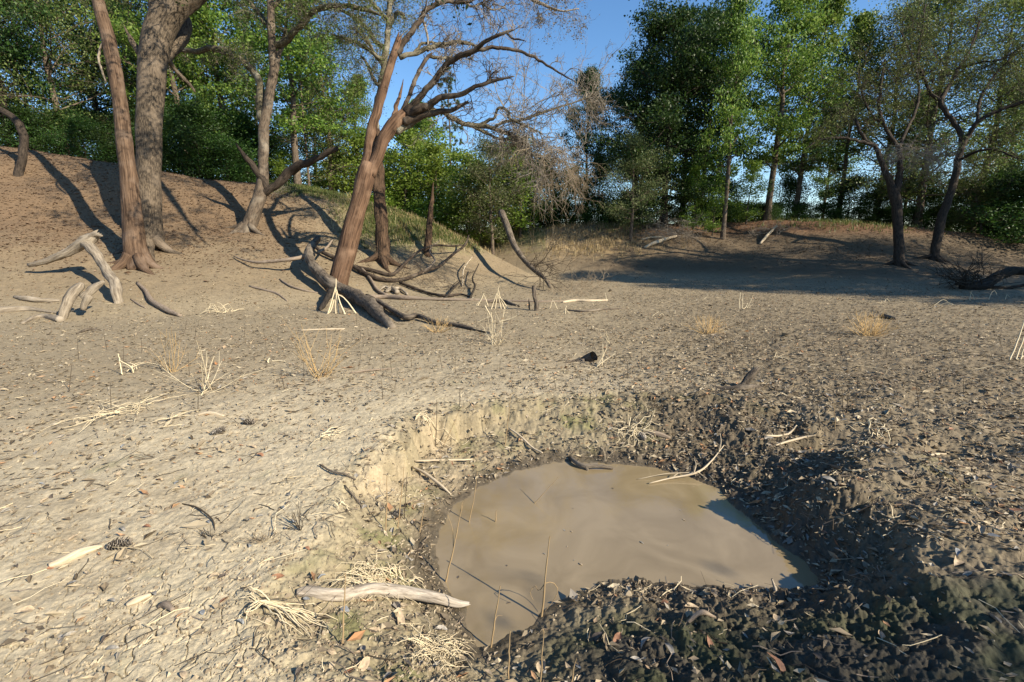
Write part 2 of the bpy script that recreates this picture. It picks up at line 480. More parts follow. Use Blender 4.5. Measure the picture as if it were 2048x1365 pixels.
def macro(x, y, want=False):
    x = np.asarray(x, float); y = np.asarray(y, float)
    az = np.degrees(np.arctan2(x, y)); r = np.hypot(x, y)
    ta, ca, za = (np.interp(az, AA, k) for k in BT[0])
    tb, cb, zb = (np.interp(az, AA, k) for k in BT[1])
    wob = 1 + 0.03 * fbm(x, y, 5.0, 2, 31)

    def prof(toe, crest, z):
        s = (r * wob - toe) / np.maximum(crest - toe, 1)
        e = np.clip(s, 0, 1.0)
        e = (e ** 1.45) * (1 - sstep(.55, 1, e)) + np.minimum(1, 1 - .62 * (1 - e)) * sstep(.55, 1, e)
        return z * e, s
    ha, sa = prof(ta, ca, za); hb, sb = prof(tb, cb, zb)
    # the spur falls away again behind its crest; the rest of the bank runs on as level wooded ground
    spur = sstep(azim(640), azim(800), az) * (1 - sstep(60, 90, az))
    ha = ha * (1 - spur * sstep(1.0, 2.1, sa))
    h = np.maximum(ha, hb)
    h = h + 0.35 * np.minimum(ha, hb) * np.clip(1 - np.abs(ha - hb), 0, 1) * .3
    bank = np.clip(h / 0.5, 0, 1)
    h = h + bank * 0.10 * fbm(x, y, 2.6, 3, 3) + 0.03 * fbm(x, y, 1.7, 2, 8) * np.clip((r - 1.5) / 3, 0, 1) + 0.02 * bank * fbm(x, y, .5, 2, 6)
    # the pit
    dw = np.full(x.shape, 9.0); dr = np.full(x.shape, 9.0)
    near = (np.abs(x) < 9) & (y > -2) & (y < 11)
    if near.any():
        xn, yn = x[near], y[near]
        jx = .05 * fbm(xn, yn, .2, 4, 41, .6); jy = .05 * fbm(xn, yn, .2, 4, 42, .6)
        dwn = poly_sd(xn + jx, yn + jy, WATER)
        drn = poly_sd(xn + jx * 1.6, yn + jy * 1.6, RIM)
        dw[near] = dwn; dr[near] = drn
        din = np.maximum(-drn, 0)
        f = np.where(drn < 0, np.clip(dwn, 0, None) / (np.clip(dwn, 0, None) + din + 1e-6), 1.0)
        cl = np.clip(1.5 * np.exp(-(((xn - CLX) / .85) ** 2 + ((yn - CLY) / .65) ** 2)), 0, 1)
        soft = 0.75 * f + 0.25 * f * f * (3 - 2 * f)
        steep = 0.32 * f + 0.68 * sstep(.70, .80, f + .10 * fbm(xn, yn, .25, 3, 77))
        g = soft * (1 - cl) + steep * cl
        z = WATER_Z * (1 - g)
        z = np.where(dwn < 0, WATER_Z - 0.22 * sstep(0, .5, -dwn) - 0.012, z)
        hn = np.where(drn < 0, z, 0.0)
        for (hx, hy, sx, sy, a) in HUMPS:
            hn = hn + a * np.exp(-((xn - hx) / sx) ** 2 - ((yn - hy) / sy) ** 2) * sstep(0.0, .25, dwn)
        h[near] = h[near] * np.where(drn < 0, sstep(0, .3, -drn) * -1 + 1, 1) + hn
    if want:
        return h, dict(az=az, r=r, ha=ha, hb=hb, sa=sa, sb=sb, dw=dw, dr=dr, spur=spur)
    return h


CLX, CLY = gp(900, 858)


def crack(x, y, s, seed):
    """distance to the nearest crack between drying plates, and the plate's random value"""
    X = x / s + .25 * vnoise(x / s * 1.7, y / s * 1.7, seed); Y = y / s + .25 * vnoise(x / s * 1.7 + 9, y / s * 1.7, seed)
    ix = np.floor(X); iy = np.floor(Y)
    f1 = np.full(x.shape, 9.0); f2 = np.full(x.shape, 9.0); cid = np.zeros(x.shape)
    for i in (-1, 0, 1):
        for j in (-1, 0, 1):
            cx = ix + i; cy = iy + j
            d = np.hypot(cx + .1 + .8 * hash2(cx, cy, seed) - X, cy + .1 + .8 * hash2(cx, cy, seed + 1) - Y)
            m = d < f1
            f2 = np.where(m, f1, np.minimum(f2, d)); cid = np.where(m, hash2(cx, cy, seed + 2), cid); f1 = np.where(m, d, f1)
    return (f2 - f1) * s, cid


def ground(x, y, colour=False):
    """full height with lumps, cracks and clods; with colour also the soil's own colour"""
    x = np.asarray(x, float); y = np.asarray(y, float)
    h, D = macro(x, y, True)
    r, az, dw, dr = D["r"], D["az"], D["dw"], D["dr"]
    bank = sstep(.05, .5, h)
    inpit = (dr < 0.05) & (dw > 0)
    land = sstep(-.05, .12, dw)
    # how trampled: rises to the right, and inside the pit
    tr = sstep(8, 32, az + 5 * fbm(x, y, 1.2, 2, 55)) * (1 - bank) * np.clip(1.15 - r / 22, 0, 1)
    behind = (np.abs(az) > 110)
    tr = np.where(behind, .5, tr)
    pit = sstep(0.12, -.15, dr) * land
    fade = lambda s: np.clip(1.3 - r / (s * 150), 0, 1)
    n1 = fbm(x, y, .22, 3, 11); n2 = fbm(x, y, .075, 3, 21, .6); n3 = fbm(x, y, .03, 2, 61)
    rid = 1 - np.abs(fbm(x, y, .16, 3, 15)) * 2
    dz = .010 * n1 + .006 * n2 * fade(.1)
    dz += tr * (.034 * n1 + .020 * rid * .6 + .020 * n2 * fade(.12) + .006 * n3 * fade(.05))
    clod = 1 - np.abs(fbm(x, y, .085, 4, 19, .65)) * 2.2
    dz += pit * (.016 * n1 + .014 * n2 + .008 * n3 + (.008 + .020 * sstep(6, 26, az)) * (clod - .4) * sstep(.03, .2, dw) * (1 - .55 * sstep(2.5, 2.1, y)))
    near_l = sstep(14, -2, az) * sstep(7.5, 2.5, r) * (1 - pit) * (1 - behind)
    sel = (near_l > .02)
    cr = np.full(x.shape, 1.0); ci = np.full(x.shape, .5)
    if sel.any():
        cr[sel], ci[sel] = crack(x[sel], y[sel], .105, 90)
    wide = .003 + .006 * sstep(-.2, .6, fbm(x, y, .6, 2, 33)) * sstep(3.6, 1.6, r)
    crk_m = sstep(-.05, .40, fbm(x, y, .9, 3, 35) + sstep(3.1, 1.9, r) * sstep(-.3, -1.1, x) * .9)
    crk = near_l * (1 - sstep(0, 1, cr / wide)) * crk_m
    dz += near_l * .0022 * (ci - .5) * sstep(0, .02, cr) + near_l * .0012 * sstep(.03, .008, cr) * crk_m - crk * .022 + near_l * .0035 * n3
    h = h + dz * (1 - .4 * bank) * (.25 + .75 * land)
    h = np.where(dw < -.01, np.minimum(h, WATER_Z - .012), h)
    h = np.where((dw >= .09) & (dw < .5), np.maximum(h, WATER_Z + .004), h)
    if not colour:
        return h
    c = lambda *v: np.array(v)[None, :]
    mixc = lambda a, b, f: a * (1 - f[:, None]) + b * f[:, None]
    big = fbm(x, y, 1.5, 3, 71); mid = fbm(x, y, .35, 3, 72); fine = fbm(x, y, .06, 3, 73)
    col = np.repeat(c(.44, .368, .25), len(x), 0)
    col = mixc(col, c(.35, .285, .188), sstep(-.3, .5, mid + .4 * big))
    col = mixc(col, c(.47, .392, .268), sstep(.1, .7, fbm(x, y, .7, 3, 74)) * .6)
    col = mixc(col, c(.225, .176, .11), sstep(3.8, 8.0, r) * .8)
    col = mixc(col, c(.145, .112, .071), np.clip(tr * 1.05, 0, 1) * .85)
    col = mixc(col, c(.115, .09, .06), np.clip(tr, 0, 1) * sstep(-.1, .5, mid) * .5)
    col = mixc(col, c(.17, .165, .08), sstep(.28, .6, fbm(x, y, .45, 3, 75)) * .45 * (1 - bank) * sstep(8, 4, r))
    col = mixc(col, c(.10, .085, .065), crk * .6)
    # banks: bare tan soil, rusty litter up the left bank, grass on the spur, dry grass on the far bank
    bt = c(.205, .155, .095)
    col = mixc(col, bt, bank * .85)
    rust = sstep(.5, 2.4, h + .6 * big + .3 * mid) * sstep(azim(720), azim(480), az + 3 * mid) * (az > -100)
    col = mixc(col, c(.125, .076, .043), np.clip(rust, 0, 1) * .75)
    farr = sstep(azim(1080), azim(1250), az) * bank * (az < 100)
    col = mixc(col, c(.10, .072, .045), farr * .85)  # far bank soil colour lowered to deepen the shadow lying on it
    tan = np.exp(-((az - azim(1190)) / 7) ** 2) * sstep(.5, 1.2, h)
    col = mixc(col, c(.35, .245, .12), tan * .7 * sstep(-.3, .4, mid))
    wood = sstep(1.7, 2.5, h) * sstep(azim(1230), azim(1320), az) * (az < 100)
    col = mixc(col, c(.16, .075, .036), wood * .7)
    grs = D["spur"] * (az < azim(1090)) * sstep(.8, 2.4, h + .6 * mid) * sstep(azim(560), azim(680), az)
    col = mixc(col, c(.13, .15, .045), np.clip(grs, 0, 1) * .8)
    # pit: olive mud, pale dry lip on the left, sandy cut, wet dark edge, dark mossy ground nearest the camera with shade painted in
    pl = pit * sstep(-20, 0, az)
    col = mixc(col, c(.2, .163, .098), pit * .8)
    col = mixc(col, c(.12, .125, .04), pit * sstep(.0, .5, fbm(x, y, .3, 3, 76)) * .65)
    sand = np.exp(-(((x - CLX) / 1.0) ** 2 + ((y - CLY) / .5) ** 2)) + np.exp(-(((x - gp(740, 930)[0]) / .4) ** 2 + ((y - gp(740, 930)[1]) / .3) ** 2))
    col = mixc(col, c(.36, .28, .18), np.clip(sand, 0, 1) * pit * .75 * sstep(-.5, .3, mid))
    pale = sstep(-.3, .3, dr + .2 * mid) * sstep(.6, .2, dr) * sstep(8, -12, az) * sstep(6, 4.4, r)
    col = mixc(col, c(.48, .40, .265), np.clip(pale, 0, 1) * .6)
    rgt = pit * sstep(8, 24, az)
    col = mixc(col, c(.10, .078, .053), rgt * .85)  # right wall of the pit painted darker to deepen its shade
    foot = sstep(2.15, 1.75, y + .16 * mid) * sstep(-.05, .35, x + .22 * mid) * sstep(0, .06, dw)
    col = mixc(col, c(.055, .047, .034), np.clip(foot, 0, 1) * .9)  # dark mud colour that also carries the shade falling here
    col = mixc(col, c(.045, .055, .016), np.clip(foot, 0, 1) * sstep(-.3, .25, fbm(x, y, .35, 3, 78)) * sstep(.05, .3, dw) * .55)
    wet = sstep(.30, .05, dw + .12 * mid) * (dw < .5)
    col = mixc(col, c(.065, .05, .034), wet * .85)
    col = mixc(col, c(.22, .165, .1), (dw < -.005) * 1.0)
    col = col * (1 + .20 * fine + .12 * mid)[:, None]
    damp = np.clip(np.maximum(wet, foot * .35), 0, 1)
    return h, np.clip(col, .005, .8), damp


def ground_z(x, y):
    return ground(np.atleast_1d(np.asarray(x, float)), np.atleast_1d(np.asarray(y, float)))


def hit(px, py, tmax=60.0):
    """where the sight line through a pixel first meets the ground: x, y, z, depth t"""
    d = ray(px, py)
    t = np.concatenate([np.arange(.9, 12, .02), np.arange(12, tmax, .05)])
    z = CAM_H + d[2] * t
    g = macro(d[0] * t, d[1] * t)
    k = np.argmax(z < g)
    if not (z < g).any():
        k = len(t) - 1
    tt = t[k]
    x, y = d[0] * tt, d[1] * tt
    return np.array([x, y, float(ground_z(x, y)[0])]), tt


def build_ground():
    u = np.linspace(-1.42, 1.42, 1240)
    az = np.degrees(np.arctan(u))
    rest = np.concatenate([np.linspace(az[-1], 88, 130)[1:], np.linspace(88, 180, 60)[1:-1], np.linspace(-180, -88, 60), np.linspace(-88, az[0], 130)[1:-1]])
    A = np.concatenate([az, rest])
    dep = np.linspace(54, 6.2, 640)
    r1 = CAM_H / np.tan(np.radians(dep))
    r0 = np.linspace(.12, r1[0], 12)[:-1]
    r2 = np.concatenate([np.arange(r1[-1], 42, .065)[1:], 42 * (1.012 ** np.arange(1, 60)), 90 * 1.15 ** np.arange(0, 18)])
    Rr = np.concatenate([r0, r1, r2])
    G, Q = np.meshgrid(np.radians(A), Rr)
    x = (Q * np.sin(G)).ravel(); y = (Q * np.cos(G)).ravel()
    z = np.zeros_like(x); col = np.zeros((len(x), 3)); damp = np.zeros(len(x))
    for i in range(0, len(x), 200000):
        s = slice(i, i + 200000)
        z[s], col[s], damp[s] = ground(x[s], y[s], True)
    nA, nR = len(A), len(Rr)
    idx = np.arange(nA * nR).reshape(nR, nA)
    a = idx[:-1]; b = np.roll(a, -1, 1); d = idx[1:]; c = np.roll(d, -1, 1)
    f = np.stack([a, d, c, b], -1).reshape(-1, 4)
    v = np.column_stack([x, y, z])
    ctr = len(v)
    v = np.vstack([v, [0, 0, float(ground_z(0, 0)[0])]])
    f3 = np.stack([np.full(nA, ctr), idx[0], np.roll(idx[0], -1)], -1)
    mb = MB(); mb.add(v, f, f3)
    mb.uv4 = []; mb.uv3 = []
    me = mb.mesh("ground")
    ca = me.color_attributes.new("soil", 'FLOAT_COLOR', 'POINT')
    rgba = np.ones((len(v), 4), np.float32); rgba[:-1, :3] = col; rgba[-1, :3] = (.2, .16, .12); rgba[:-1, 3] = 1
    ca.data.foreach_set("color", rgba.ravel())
    da = me.attributes.new("damp", 'FLOAT', 'POINT')
    da.data.foreach_set("value", np.append(damp, 0).astype(np.float32))
    m, nt, bs = new_mat("soil")
    at = nt.nodes.new("ShaderNodeAttribute"); at.attribute_name = "soil"
    ad = nt.nodes.new("ShaderNodeAttribute"); ad.attribute_name = "damp"
    tc = nt.nodes.new("ShaderNodeTexCoord")
    n1 = nt.nodes.new("ShaderNodeTexNoise"); n1.inputs["Scale"].default_value = 38; n1.inputs["Detail"].default_value = 8; n1.inputs["Roughness"].default_value = .7
    n2 = nt.nodes.new("ShaderNodeTexNoise"); n2.inputs["Scale"].default_value = 9; n2.inputs["Detail"].default_value = 6; n2.inputs["Roughness"].default_value = .7
    mr = nt.nodes.new("ShaderNodeMapRange"); mr.inputs[1].default_value = .3; mr.inputs[2].default_value = .7; mr.inputs[3].default_value = .72; mr.inputs[4].default_value = 1.22
    m2 = nt.nodes.new("ShaderNodeMapRange"); m2.inputs[1].default_value = .3; m2.inputs[2].default_value = .7; m2.inputs[3].default_value = .82; m2.inputs[4].default_value = 1.16
    mu = nt.nodes.new("ShaderNodeMath"); mu.operation = 'MULTIPLY'
    vm = nt.nodes.new("ShaderNodeVectorMath"); vm.operation = 'SCALE'
    bp = nt.nodes.new("ShaderNodeBump"); bp.inputs["Strength"].default_value = .7; bp.inputs["Distance"].default_value = .012
    ro = nt.nodes.new("ShaderNodeMapRange"); ro.inputs[3].default_value = .93; ro.inputs[4].default_value = .42
    L = nt.links
    L.new(tc.outputs["Object"], n1.inputs["Vector"]); L.new(tc.outputs["Object"], n2.inputs["Vector"])
    L.new(n1.outputs[0], mr.inputs[0]); L.new(n2.outputs[0], m2.inputs[0]); L.new(mr.outputs[0], mu.inputs[0]); L.new(m2.outputs[0], mu.inputs[1])
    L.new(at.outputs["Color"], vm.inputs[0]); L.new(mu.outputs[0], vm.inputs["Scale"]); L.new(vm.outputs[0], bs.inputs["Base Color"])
    L.new(n1.outputs[0], bp.inputs["Height"]); L.new(bp.outputs[0], bs.inputs["Normal"])
    L.new(ad.outputs["Fac"], ro.inputs[0]); L.new(ro.outputs[0], bs.inputs["Roughness"])
    bs.inputs["Specular IOR Level"].default_value = .25
    me.materials.append(m)
    o = bpy.data.objects.new("ground", me); C.objects.link(o)
    tag(o, "cracked pale mud of the dried pond bed with its banks and pit", None, None, "structure")


build_ground()


def build_water():
    x0, y0 = WATER.min(0) - .25; x1, y1 = WATER.max(0) + .25
    mb = MB()
    k = 40
    gx, gy = np.meshgrid(np.linspace(x0, x1, k), np.linspace(y0, y1, k))
    v = np.column_stack([gx.ravel(), gy.ravel(), np.full(k * k, WATER_Z)])
    i = np.arange(k * k).reshape(k, k)
    f = np.stack([i[:-1, :-1], i[:-1, 1:], i[1:, 1:], i[1:, :-1]], -1).reshape(-1, 4)
    # keep only what lies over the hollow
    cx = v[f].mean(1)
    keep = poly_sd(cx[:, 0], cx[:, 1], WATER) < .2
    mb.add(v, f[keep]); mb.uv4 = []
    m, nt, b = new_mat("muddy_water")
    tc = nt.nodes.new("ShaderNodeTexCoord")
    nz = nt.nodes.new("ShaderNodeTexNoise"); nz.inputs["Scale"].default_value = 2.2; nz.inputs["Detail"].default_value = 5; nz.inputs["Distortion"].default_value = 1.2
    cr = nt.nodes.new("ShaderNodeValToRGB")
    cr.color_ramp.elements[0].position = .35; cr.color_ramp.elements[0].color = (.20, .15, .082, 1)
    cr.color_ramp.elements[1].position = .65; cr.color_ramp.elements[1].color = (.265, .203, .118, 1)
    nw = nt.nodes.new("ShaderNodeTexNoise"); nw.inputs["Scale"].default_value = 14; nw.inputs["Detail"].default_value = 2
    bp = nt.nodes.new("ShaderNodeBump"); bp.inputs["Strength"].default_value = .03; bp.inputs["Distance"].default_value = .01
    L = nt.links
    L.new(tc.outputs["Object"], nz.inputs["Vector"]); L.new(nz.outputs[0], cr.inputs[0]); L.new(cr.outputs[0], b.inputs["Base Color"])
    L.new(tc.outputs["Object"], nw.inputs["Vector"]); L.new(nw.outputs[0], bp.inputs["Height"]); L.new(bp.outputs[0], b.inputs["Normal"])
    b.inputs["Roughness"].default_value = .06; b.inputs["IOR"].default_value = 1.42; b.inputs["Specular IOR Level"].default_value = 1.0
    o = link_mesh("water", mb, m)
    tag(o, "still brown muddy water at the bottom of the pit", None, None, "structure")


build_water()
# ------------------------------------------------------------------ trees built one by one where they stand
TW = {}


def pxlimb(mb, pts, t, sides=12, seed=0, lump=.07, cap=True, jag=0, ridges=0.0, n=None, knee=None):
    """limb from (px, py, radius px[, depth offset m]) at depth t"""
    q = np.array([(p[0], p[1], p[2], p[3] if len(p) > 3 else 0.0) for p in pts], float)
    if knee is None:
        knee = float(np.interp(q[:, 2].max(), [4, 9, 20], [.75, .6, .10]))
    tt = t + q[:, 3]
    pos = P(q[:, 0], q[:, 1], tt)
    L = np.linalg.norm(np.diff(pos, axis=0), axis=1).sum()
    rad = q[:, 2] * tt / FPX / np.sqrt(1 + ((q[:, 0] - 1024) / FPX) ** 2)      # things off axis project wider
    n = n or int(np.clip(L / max(rad.mean() * .8, .04), 8, 80))
    return tube(mb, pos, rad, sides, n, lump, seed, cap, jag, ridges, knee=knee)


def twigs(mb, start, direc, length, rad, depth, rg, nsub=5, spread=.7, droop=0.0, wig=.25, tips=None, sides=3):
    """branching twigs grown from many starts at once: start (N,3), direc (N,3)"""
    start = np.asarray(start, float).reshape(-1, 3); direc = np.asarray(direc, float).reshape(-1, 3)
    length = np.broadcast_to(np.asarray(length, float), (len(start),)); rad = np.broadcast_to(np.asarray(rad, float), (len(start),))
    k = 6
    for lev in range(depth):
        N = len(start)
        d = direc / (np.linalg.norm(direc, axis=1)[:, None] + 1e-9)
        pts = [start]
        step = (length / (k - 1))[:, None]
        cur = d.copy()
        for i in range(1, k):
            cur = cur + rg.normal(size=(N, 3)) * wig + np.array([0, 0, -droop])
            cur /= np.linalg.norm(cur, axis=1)[:, None]
            pts.append(pts[-1] + cur * step)
        Pk = np.stack(pts, 1)
        Rk = rad[:, None] * np.linspace(1, .35, k)[None, :]
        strands(mb, Pk, Rk, sides)
        if tips is not None and lev == depth - 1:
            tips.append(Pk[:, 2:].reshape(-1, 3))
        if lev < depth - 1:
            par = np.repeat(np.arange(N), nsub)
            f = rg.uniform(.25, 1.0, len(par)) * (k - 1)
            i0 = np.minimum(f.astype(int), k - 2); w = (f - i0)[:, None]
            start = Pk[par, i0] * (1 - w) + Pk[par, i0 + 1] * w
            dd = Pk[par, i0 + 1] - Pk[par, i0]; dd /= np.linalg.norm(dd, axis=1)[:, None] + 1e-9
            direc = dd + rg.normal(size=dd.shape) * spread
            length = length[par] * rg.uniform(.35, .7, len(par)); rad = rad[par] * .6


def along(p, rg, n, lo=.3, hi=1.0):
    f = rg.uniform(lo, hi, n) * (len(p) - 1)
    i = np.minimum(f.astype(int), len(p) - 2); w = (f - i)[:, None]
    q = p[i] * (1 - w) + p[i + 1] * w
    d = p[i + 1] - p[i]
    return q, d / (np.linalg.norm(d, axis=1)[:, None] + 1e-9)


def roots(mb, base, r, angs, length, rg):
    """surface roots running out from the foot of a trunk"""
    for a in angs:
        L = length * rg.uniform(.7, 1.2)
        pts = []
        for s in np.linspace(0, 1, 6):
            x = base[0] + math.cos(a + .25 * s) * (r * .5 + L * s); y = base[1] + math.sin(a + .25 * s) * (r * .5 + L * s)
            z = float(ground_z(x, y)[0])
            pts.append((x, y, z + r * .8 * (1 - s) ** 2.2 - .01 - .03 * s))
        tube(mb, pts, np.linspace(r * .42, r * .10, 6), 8, 14, .1, int(a * 50) + 400)


def bespoke(name, px, py, label, cat="tree", group=None):
    b, t = hit(px, py)
    return empty(name, tuple(b), label, cat, group), b, t


rg = np.random.default_rng(11)

# --- the leaning forked dead tree in the middle left
def leaning_tree():
    root, b, t = bespoke("leaning_tree", 674, 582, "leaning bare reddish brown tree with a fork and fanned broken limbs over the pond bed")
    mb = MB()
    pxlimb(mb, [(667, 600, 24), (675, 572, 20.5), (690, 515, 19.5), (705, 455, 19), (720, 400, 18), (733, 348, 18.5), (738, 328, 15)], t, 22, 1, .05, ridges=.14)
    link_mesh("trunk", mb, M["lean_wood"], root)
    mb = MB()
    pxlimb(mb, [(733, 352, 14), (736, 310, 11.5, .1), (741, 275, 10.5, .1), (752, 230, 9.5, .15), (766, 182, 8.5, .2), (780, 135, 8, .2), (790, 105, 8, .2), (797, 84, 6.5, .2)], t, 18, 2, .06, jag=.25, ridges=.14)
    link_mesh("stem", mb, M["lean_wood"], root)
    mb = MB()
    pxlimb(mb, [(738, 352, 13), (752, 318, 12), (770, 276, 12.5), (790, 246, 13.5), (808, 230, 11)], t, 18, 3, .06, ridges=.14)
    link_mesh("stem", mb, M["lean_wood"], root)
    specs = [
        ([(788, 235, 5.75), (795, 205, 3.83), (802, 182, 2.55), (806, 163, 0.76)], .1, M["lean_wood"]),
        ([(803, 228, 5.11), (818, 192, 4.47), (834, 152, 4.15, .2), (850, 122, 3.83, .3), (863, 110, 3.19, .4)], .06, M["limb_bark"]),
        ([(812, 226, 7.66), (842, 192, 6.38, -.2), (876, 152, 6.06, -.4), (900, 124, 5.75, -.6), (940, 104, 5.11, -.9), (985, 76, 3.51, -1.2), (1010, 66, 2.87, -1.3), (1019, 63, 1.92, -1.3)], .15, M["limb_bark"]),
        ([(1014, 66, 2.23, -1.3), (1026, 78, 1.92, -1.35), (1038, 79, 1.66, -1.4), (1052, 83, 0.64, -1.5)], 0, M["limb_bark"]),
        ([(930, 111, 5.11, -.7), (960, 99, 4.15, -.7), (1000, 96, 3.51, -.6), (1042, 104, 2.94, -.5), (1080, 122, 2.55, -.4), (1112, 142, 2.04, -.3), (1150, 164, 0.96, -.2)], 0, M["limb_bark"]),
        ([(815, 230, 8.94), (848, 214, 7.66, -.2), (884, 196, 6.06, -.4), (920, 189, 5.11, -.6), (950, 175, 4.15, -.8), (985, 163, 3.19, -.9), (1023, 154, 1.28, -1)], .1, M["limb_bark"]),
        ([(968, 170, 3.19, -.8), (975, 162, 1.92, -.8), (981, 155, 0.51, -.8)], 0, M["limb_bark"]),
        ([(808, 244, 8.94), (838, 234, 7.34), (870, 226, 5.75, -.1), (900, 221, 4.47, -.2), (916, 214, 3.83, -.2), (930, 207, 2.55, -.2)], .15, M["limb_bark"]),
        ([(792, 262, 8.3), (822, 246, 7.66, .3), (852, 226, 6.38, .5), (884, 224, 5.11, .6), (902, 236, 4.79, .7), (935, 249, 4.47, .8), (966, 252, 4.15, .9), (1000, 262, 3.51, 1), (1040, 284, 3.19, 1.1), (1062, 305, 2.55, 1.2), (1100, 322, 1.6, 1.3)], 0, M["mossy_bark"]),
        ([(958, 252, 3.51, .9), (974, 242, 3.19, .9), (990, 235, 2.87, .8), (994, 220, 2.87, .8), (1005, 216, 2.87, .7), (1016, 224, 2.87, .7), (1020, 237, 2.55, .7), (1045, 250, 2.3, .6), (1082, 266, 1.6, .6)], 0, M["mossy_bark"]),
        ([(985, 257, 3.19, 1), (1010, 244, 2.87, 1.1), (1045, 240, 2.68, 1.2), (1075, 230, 2.43, 1.3), (1105, 219, 2.04, 1.4), (1150, 205, 1.4, 1.5), (1190, 190, 0.64, 1.6)], 0, M["mossy_bark"]),
        ([(1000, 262, 3.19, 1), (1030, 272, 2.94, .9), (1052, 290, 2.68, .9), (1066, 310, 2.3, .9), (1085, 330, 1.4, .9)], 0, M["mossy_bark"]),
        ([(940, 250, 3.19, .8), (975, 268, 2.94, 1), (1000, 278, 2.55, 1.1), (1045, 284, 2.17, 1.2)], 0, M["mossy_bark"]),
        ([(794, 108, 5.75, .2), (815, 75, 5.75, .3), (837, 46, 5.43, .4), (852, 22, 5.11, .5), (874, 8, 4.47, .6), (905, 3, 3.83, .7), (932, 6, 3.19, .8), (955, -4, 2.55, .9), (990, -12, 1.92, 1)], .05, M["limb_bark"]),
        ([(800, 116, 5.11, .2), (832, 106, 4.79, .4), (862, 96, 5.11, .5), (900, 87, 4.47, .7), (935, 86, 3.51, .9), (955, 96, 1.92, 1)], 0, M["mossy_bark"]),
        ([(828, 106, 3.19, .4), (842, 90, 2.94, .5), (862, 85, 2.55, .6), (884, 92, 1.92, .7)], 0, M["mossy_bark"]),
        ([(855, 112, 3.51, .4), (880, 117, 3.19, .5), (905, 114, 2.23, .6)], 0, M["mossy_bark"]),
        ([(846, 40, 2.55, .5), (852, 60, 2.43, .5), (856, 84, 2.3, .5), (855, 104, 2.17, .5)], 0, M["twig"]),
        ([(930, 4, 2.55, .8), (945, 14, 2.17, .9), (962, 8, 1.92, 1), (985, 20, 1.6, 1.1), (1010, 14, 0.96, 1.2)], 0, M["twig"]),
    ]
    paths = []; made = []
    carrier = {3: 2, 4: 2, 6: 5, 9: 8, 10: 8, 11: 8, 12: 8, 15: 14, 16: 14, 17: 13, 18: 13}      # which limb a branch grows from
    for i, (pts, jag, mat) in enumerate(specs):
        mb = MB()
        p, r = pxlimb(mb, pts, t, 12 if pts[0][2] > 6 else 8, 20 + i, .09, jag=jag, ridges=.1)
        made.append(link_mesh("branch" if i in carrier else "limb", mb, mat, made[carrier[i]] if i in carrier else root))
        paths.append(p)
    # fine bare twigs hanging off the far limbs
    mb = MB(); mg = MB()
    for pi, n, L, dr, tgt in [(8, 26, 1.2, .05, mb), (9, 22, 1.0, .1, mb), (10, 34, 1.3, .02, mg), (11, 24, 1.2, .10, mb), (12, 14, .9, .05, mb), (13, 26, .9, .05, mg), (14, 22, .7, .06, mg), (2, 8, .6, 0, mg), (18, 20, .8, .06, mg), (16, 12, .5, .05, mg), (4, 3, .6, .1, mg)]:
        q, d = along(paths[pi], rg, n, .25)
        dd = d * .7 + rg.normal(size=d.shape) * np.array([.6, .6, .6])
        if pi == 10: dd[:, 2] += .35
        twigs(tgt, q, dd, rg.uniform(.6, 1.2, n) * L, .016, 3, rg, 5, .75, dr, .3)
    # stiff dead branchlets along the broken limbs
    for pi, n, L in [(2, 7, .9), (5, 6, .7), (6, 8, .8), (7, 5, .6), (13, 9, 1.0), (8, 7, .8), (14, 6, .7), (1, 3, .6)]:
        q, d = along(paths[pi], rg, n, .25)
        mk = MB()
        twigs(mk, q, d * .8 + rg.normal(size=d.shape) * .55 + np.array([0, 0, .15]), rg.uniform(.5, 1.1, n) * L, .017, 3, rg, 3, .7, .0, .35)
        link_mesh("twigs", mk, M["limb_bark"], made[carrier.get(pi, pi)])
    # upward sprays in the middle
    st = P(np.array([1000, 1015, 1030, 1045, 1060, 1020.]), np.array([222, 232, 238, 236, 232, 240.]), t + .9)
    de = rg.normal(size=(6, 3)) * .35 + np.array([.35, .1, .9])
    twigs(mg, st, de, rg.uniform(1.4, 2.3, 6), .018, 4, rg, 5, .55, -.01, .2)
    # the drooping besom of brown twigs
    md = MB()
    n = 40
    st = P(rg.uniform(1068, 1132, n), rg.uniform(285, 345, n), t + rg.uniform(.5, 1.9, n))
    de = np.column_stack([rg.normal(.45, .5, n), rg.normal(0, .5, n), rg.normal(-.1, .45, n)])
    twigs(md, st, de, rg.uniform(.7, 1.5, n), .011, 3, rg, 5, .5, .16, .2)
    link_mesh("twigs", mb, M["twig"], root); link_mesh("twigs", mg, M["twig"], root); link_mesh("drooping_twigs", md, M["brown_twig"], root)
    # the top bough with small dead brown leaves
    mb = MB()
    p, r = pxlimb(mb, [(874, 6, 6, .6), (930, -30, 5.5, .9), (1000, -40, 5, 1.2), (1052, -8, 4.5, 1.3), (1088, 10, 3, 1.4), (1120, 22, 2, 1.5), (1158, 18, 1, 1.6)], t, 8, 55)
    q, d = along(p, rg, 40, .5)
    tips = []
    twigs(mb, q, d * .5 + rg.normal(size=d.shape) * .6, rg.uniform(.4, 1.1, 40), .008, 3, rg, 4, .6, .04, .3, tips)
    bough = link_mesh("leafy_bough", mb, M["twig"], root)
    tp = np.concatenate(tips); tp = tp[rg.random(len(tp)) < .7]
    ml = MB(); leaves(ml, tp + rg.normal(size=tp.shape) * .04, .075, rg, .1, .4)
    link_mesh("dead_leaves", ml, M["brown_leaf"], bough, smooth=False)
    return t


T_LEAN = leaning_tree()


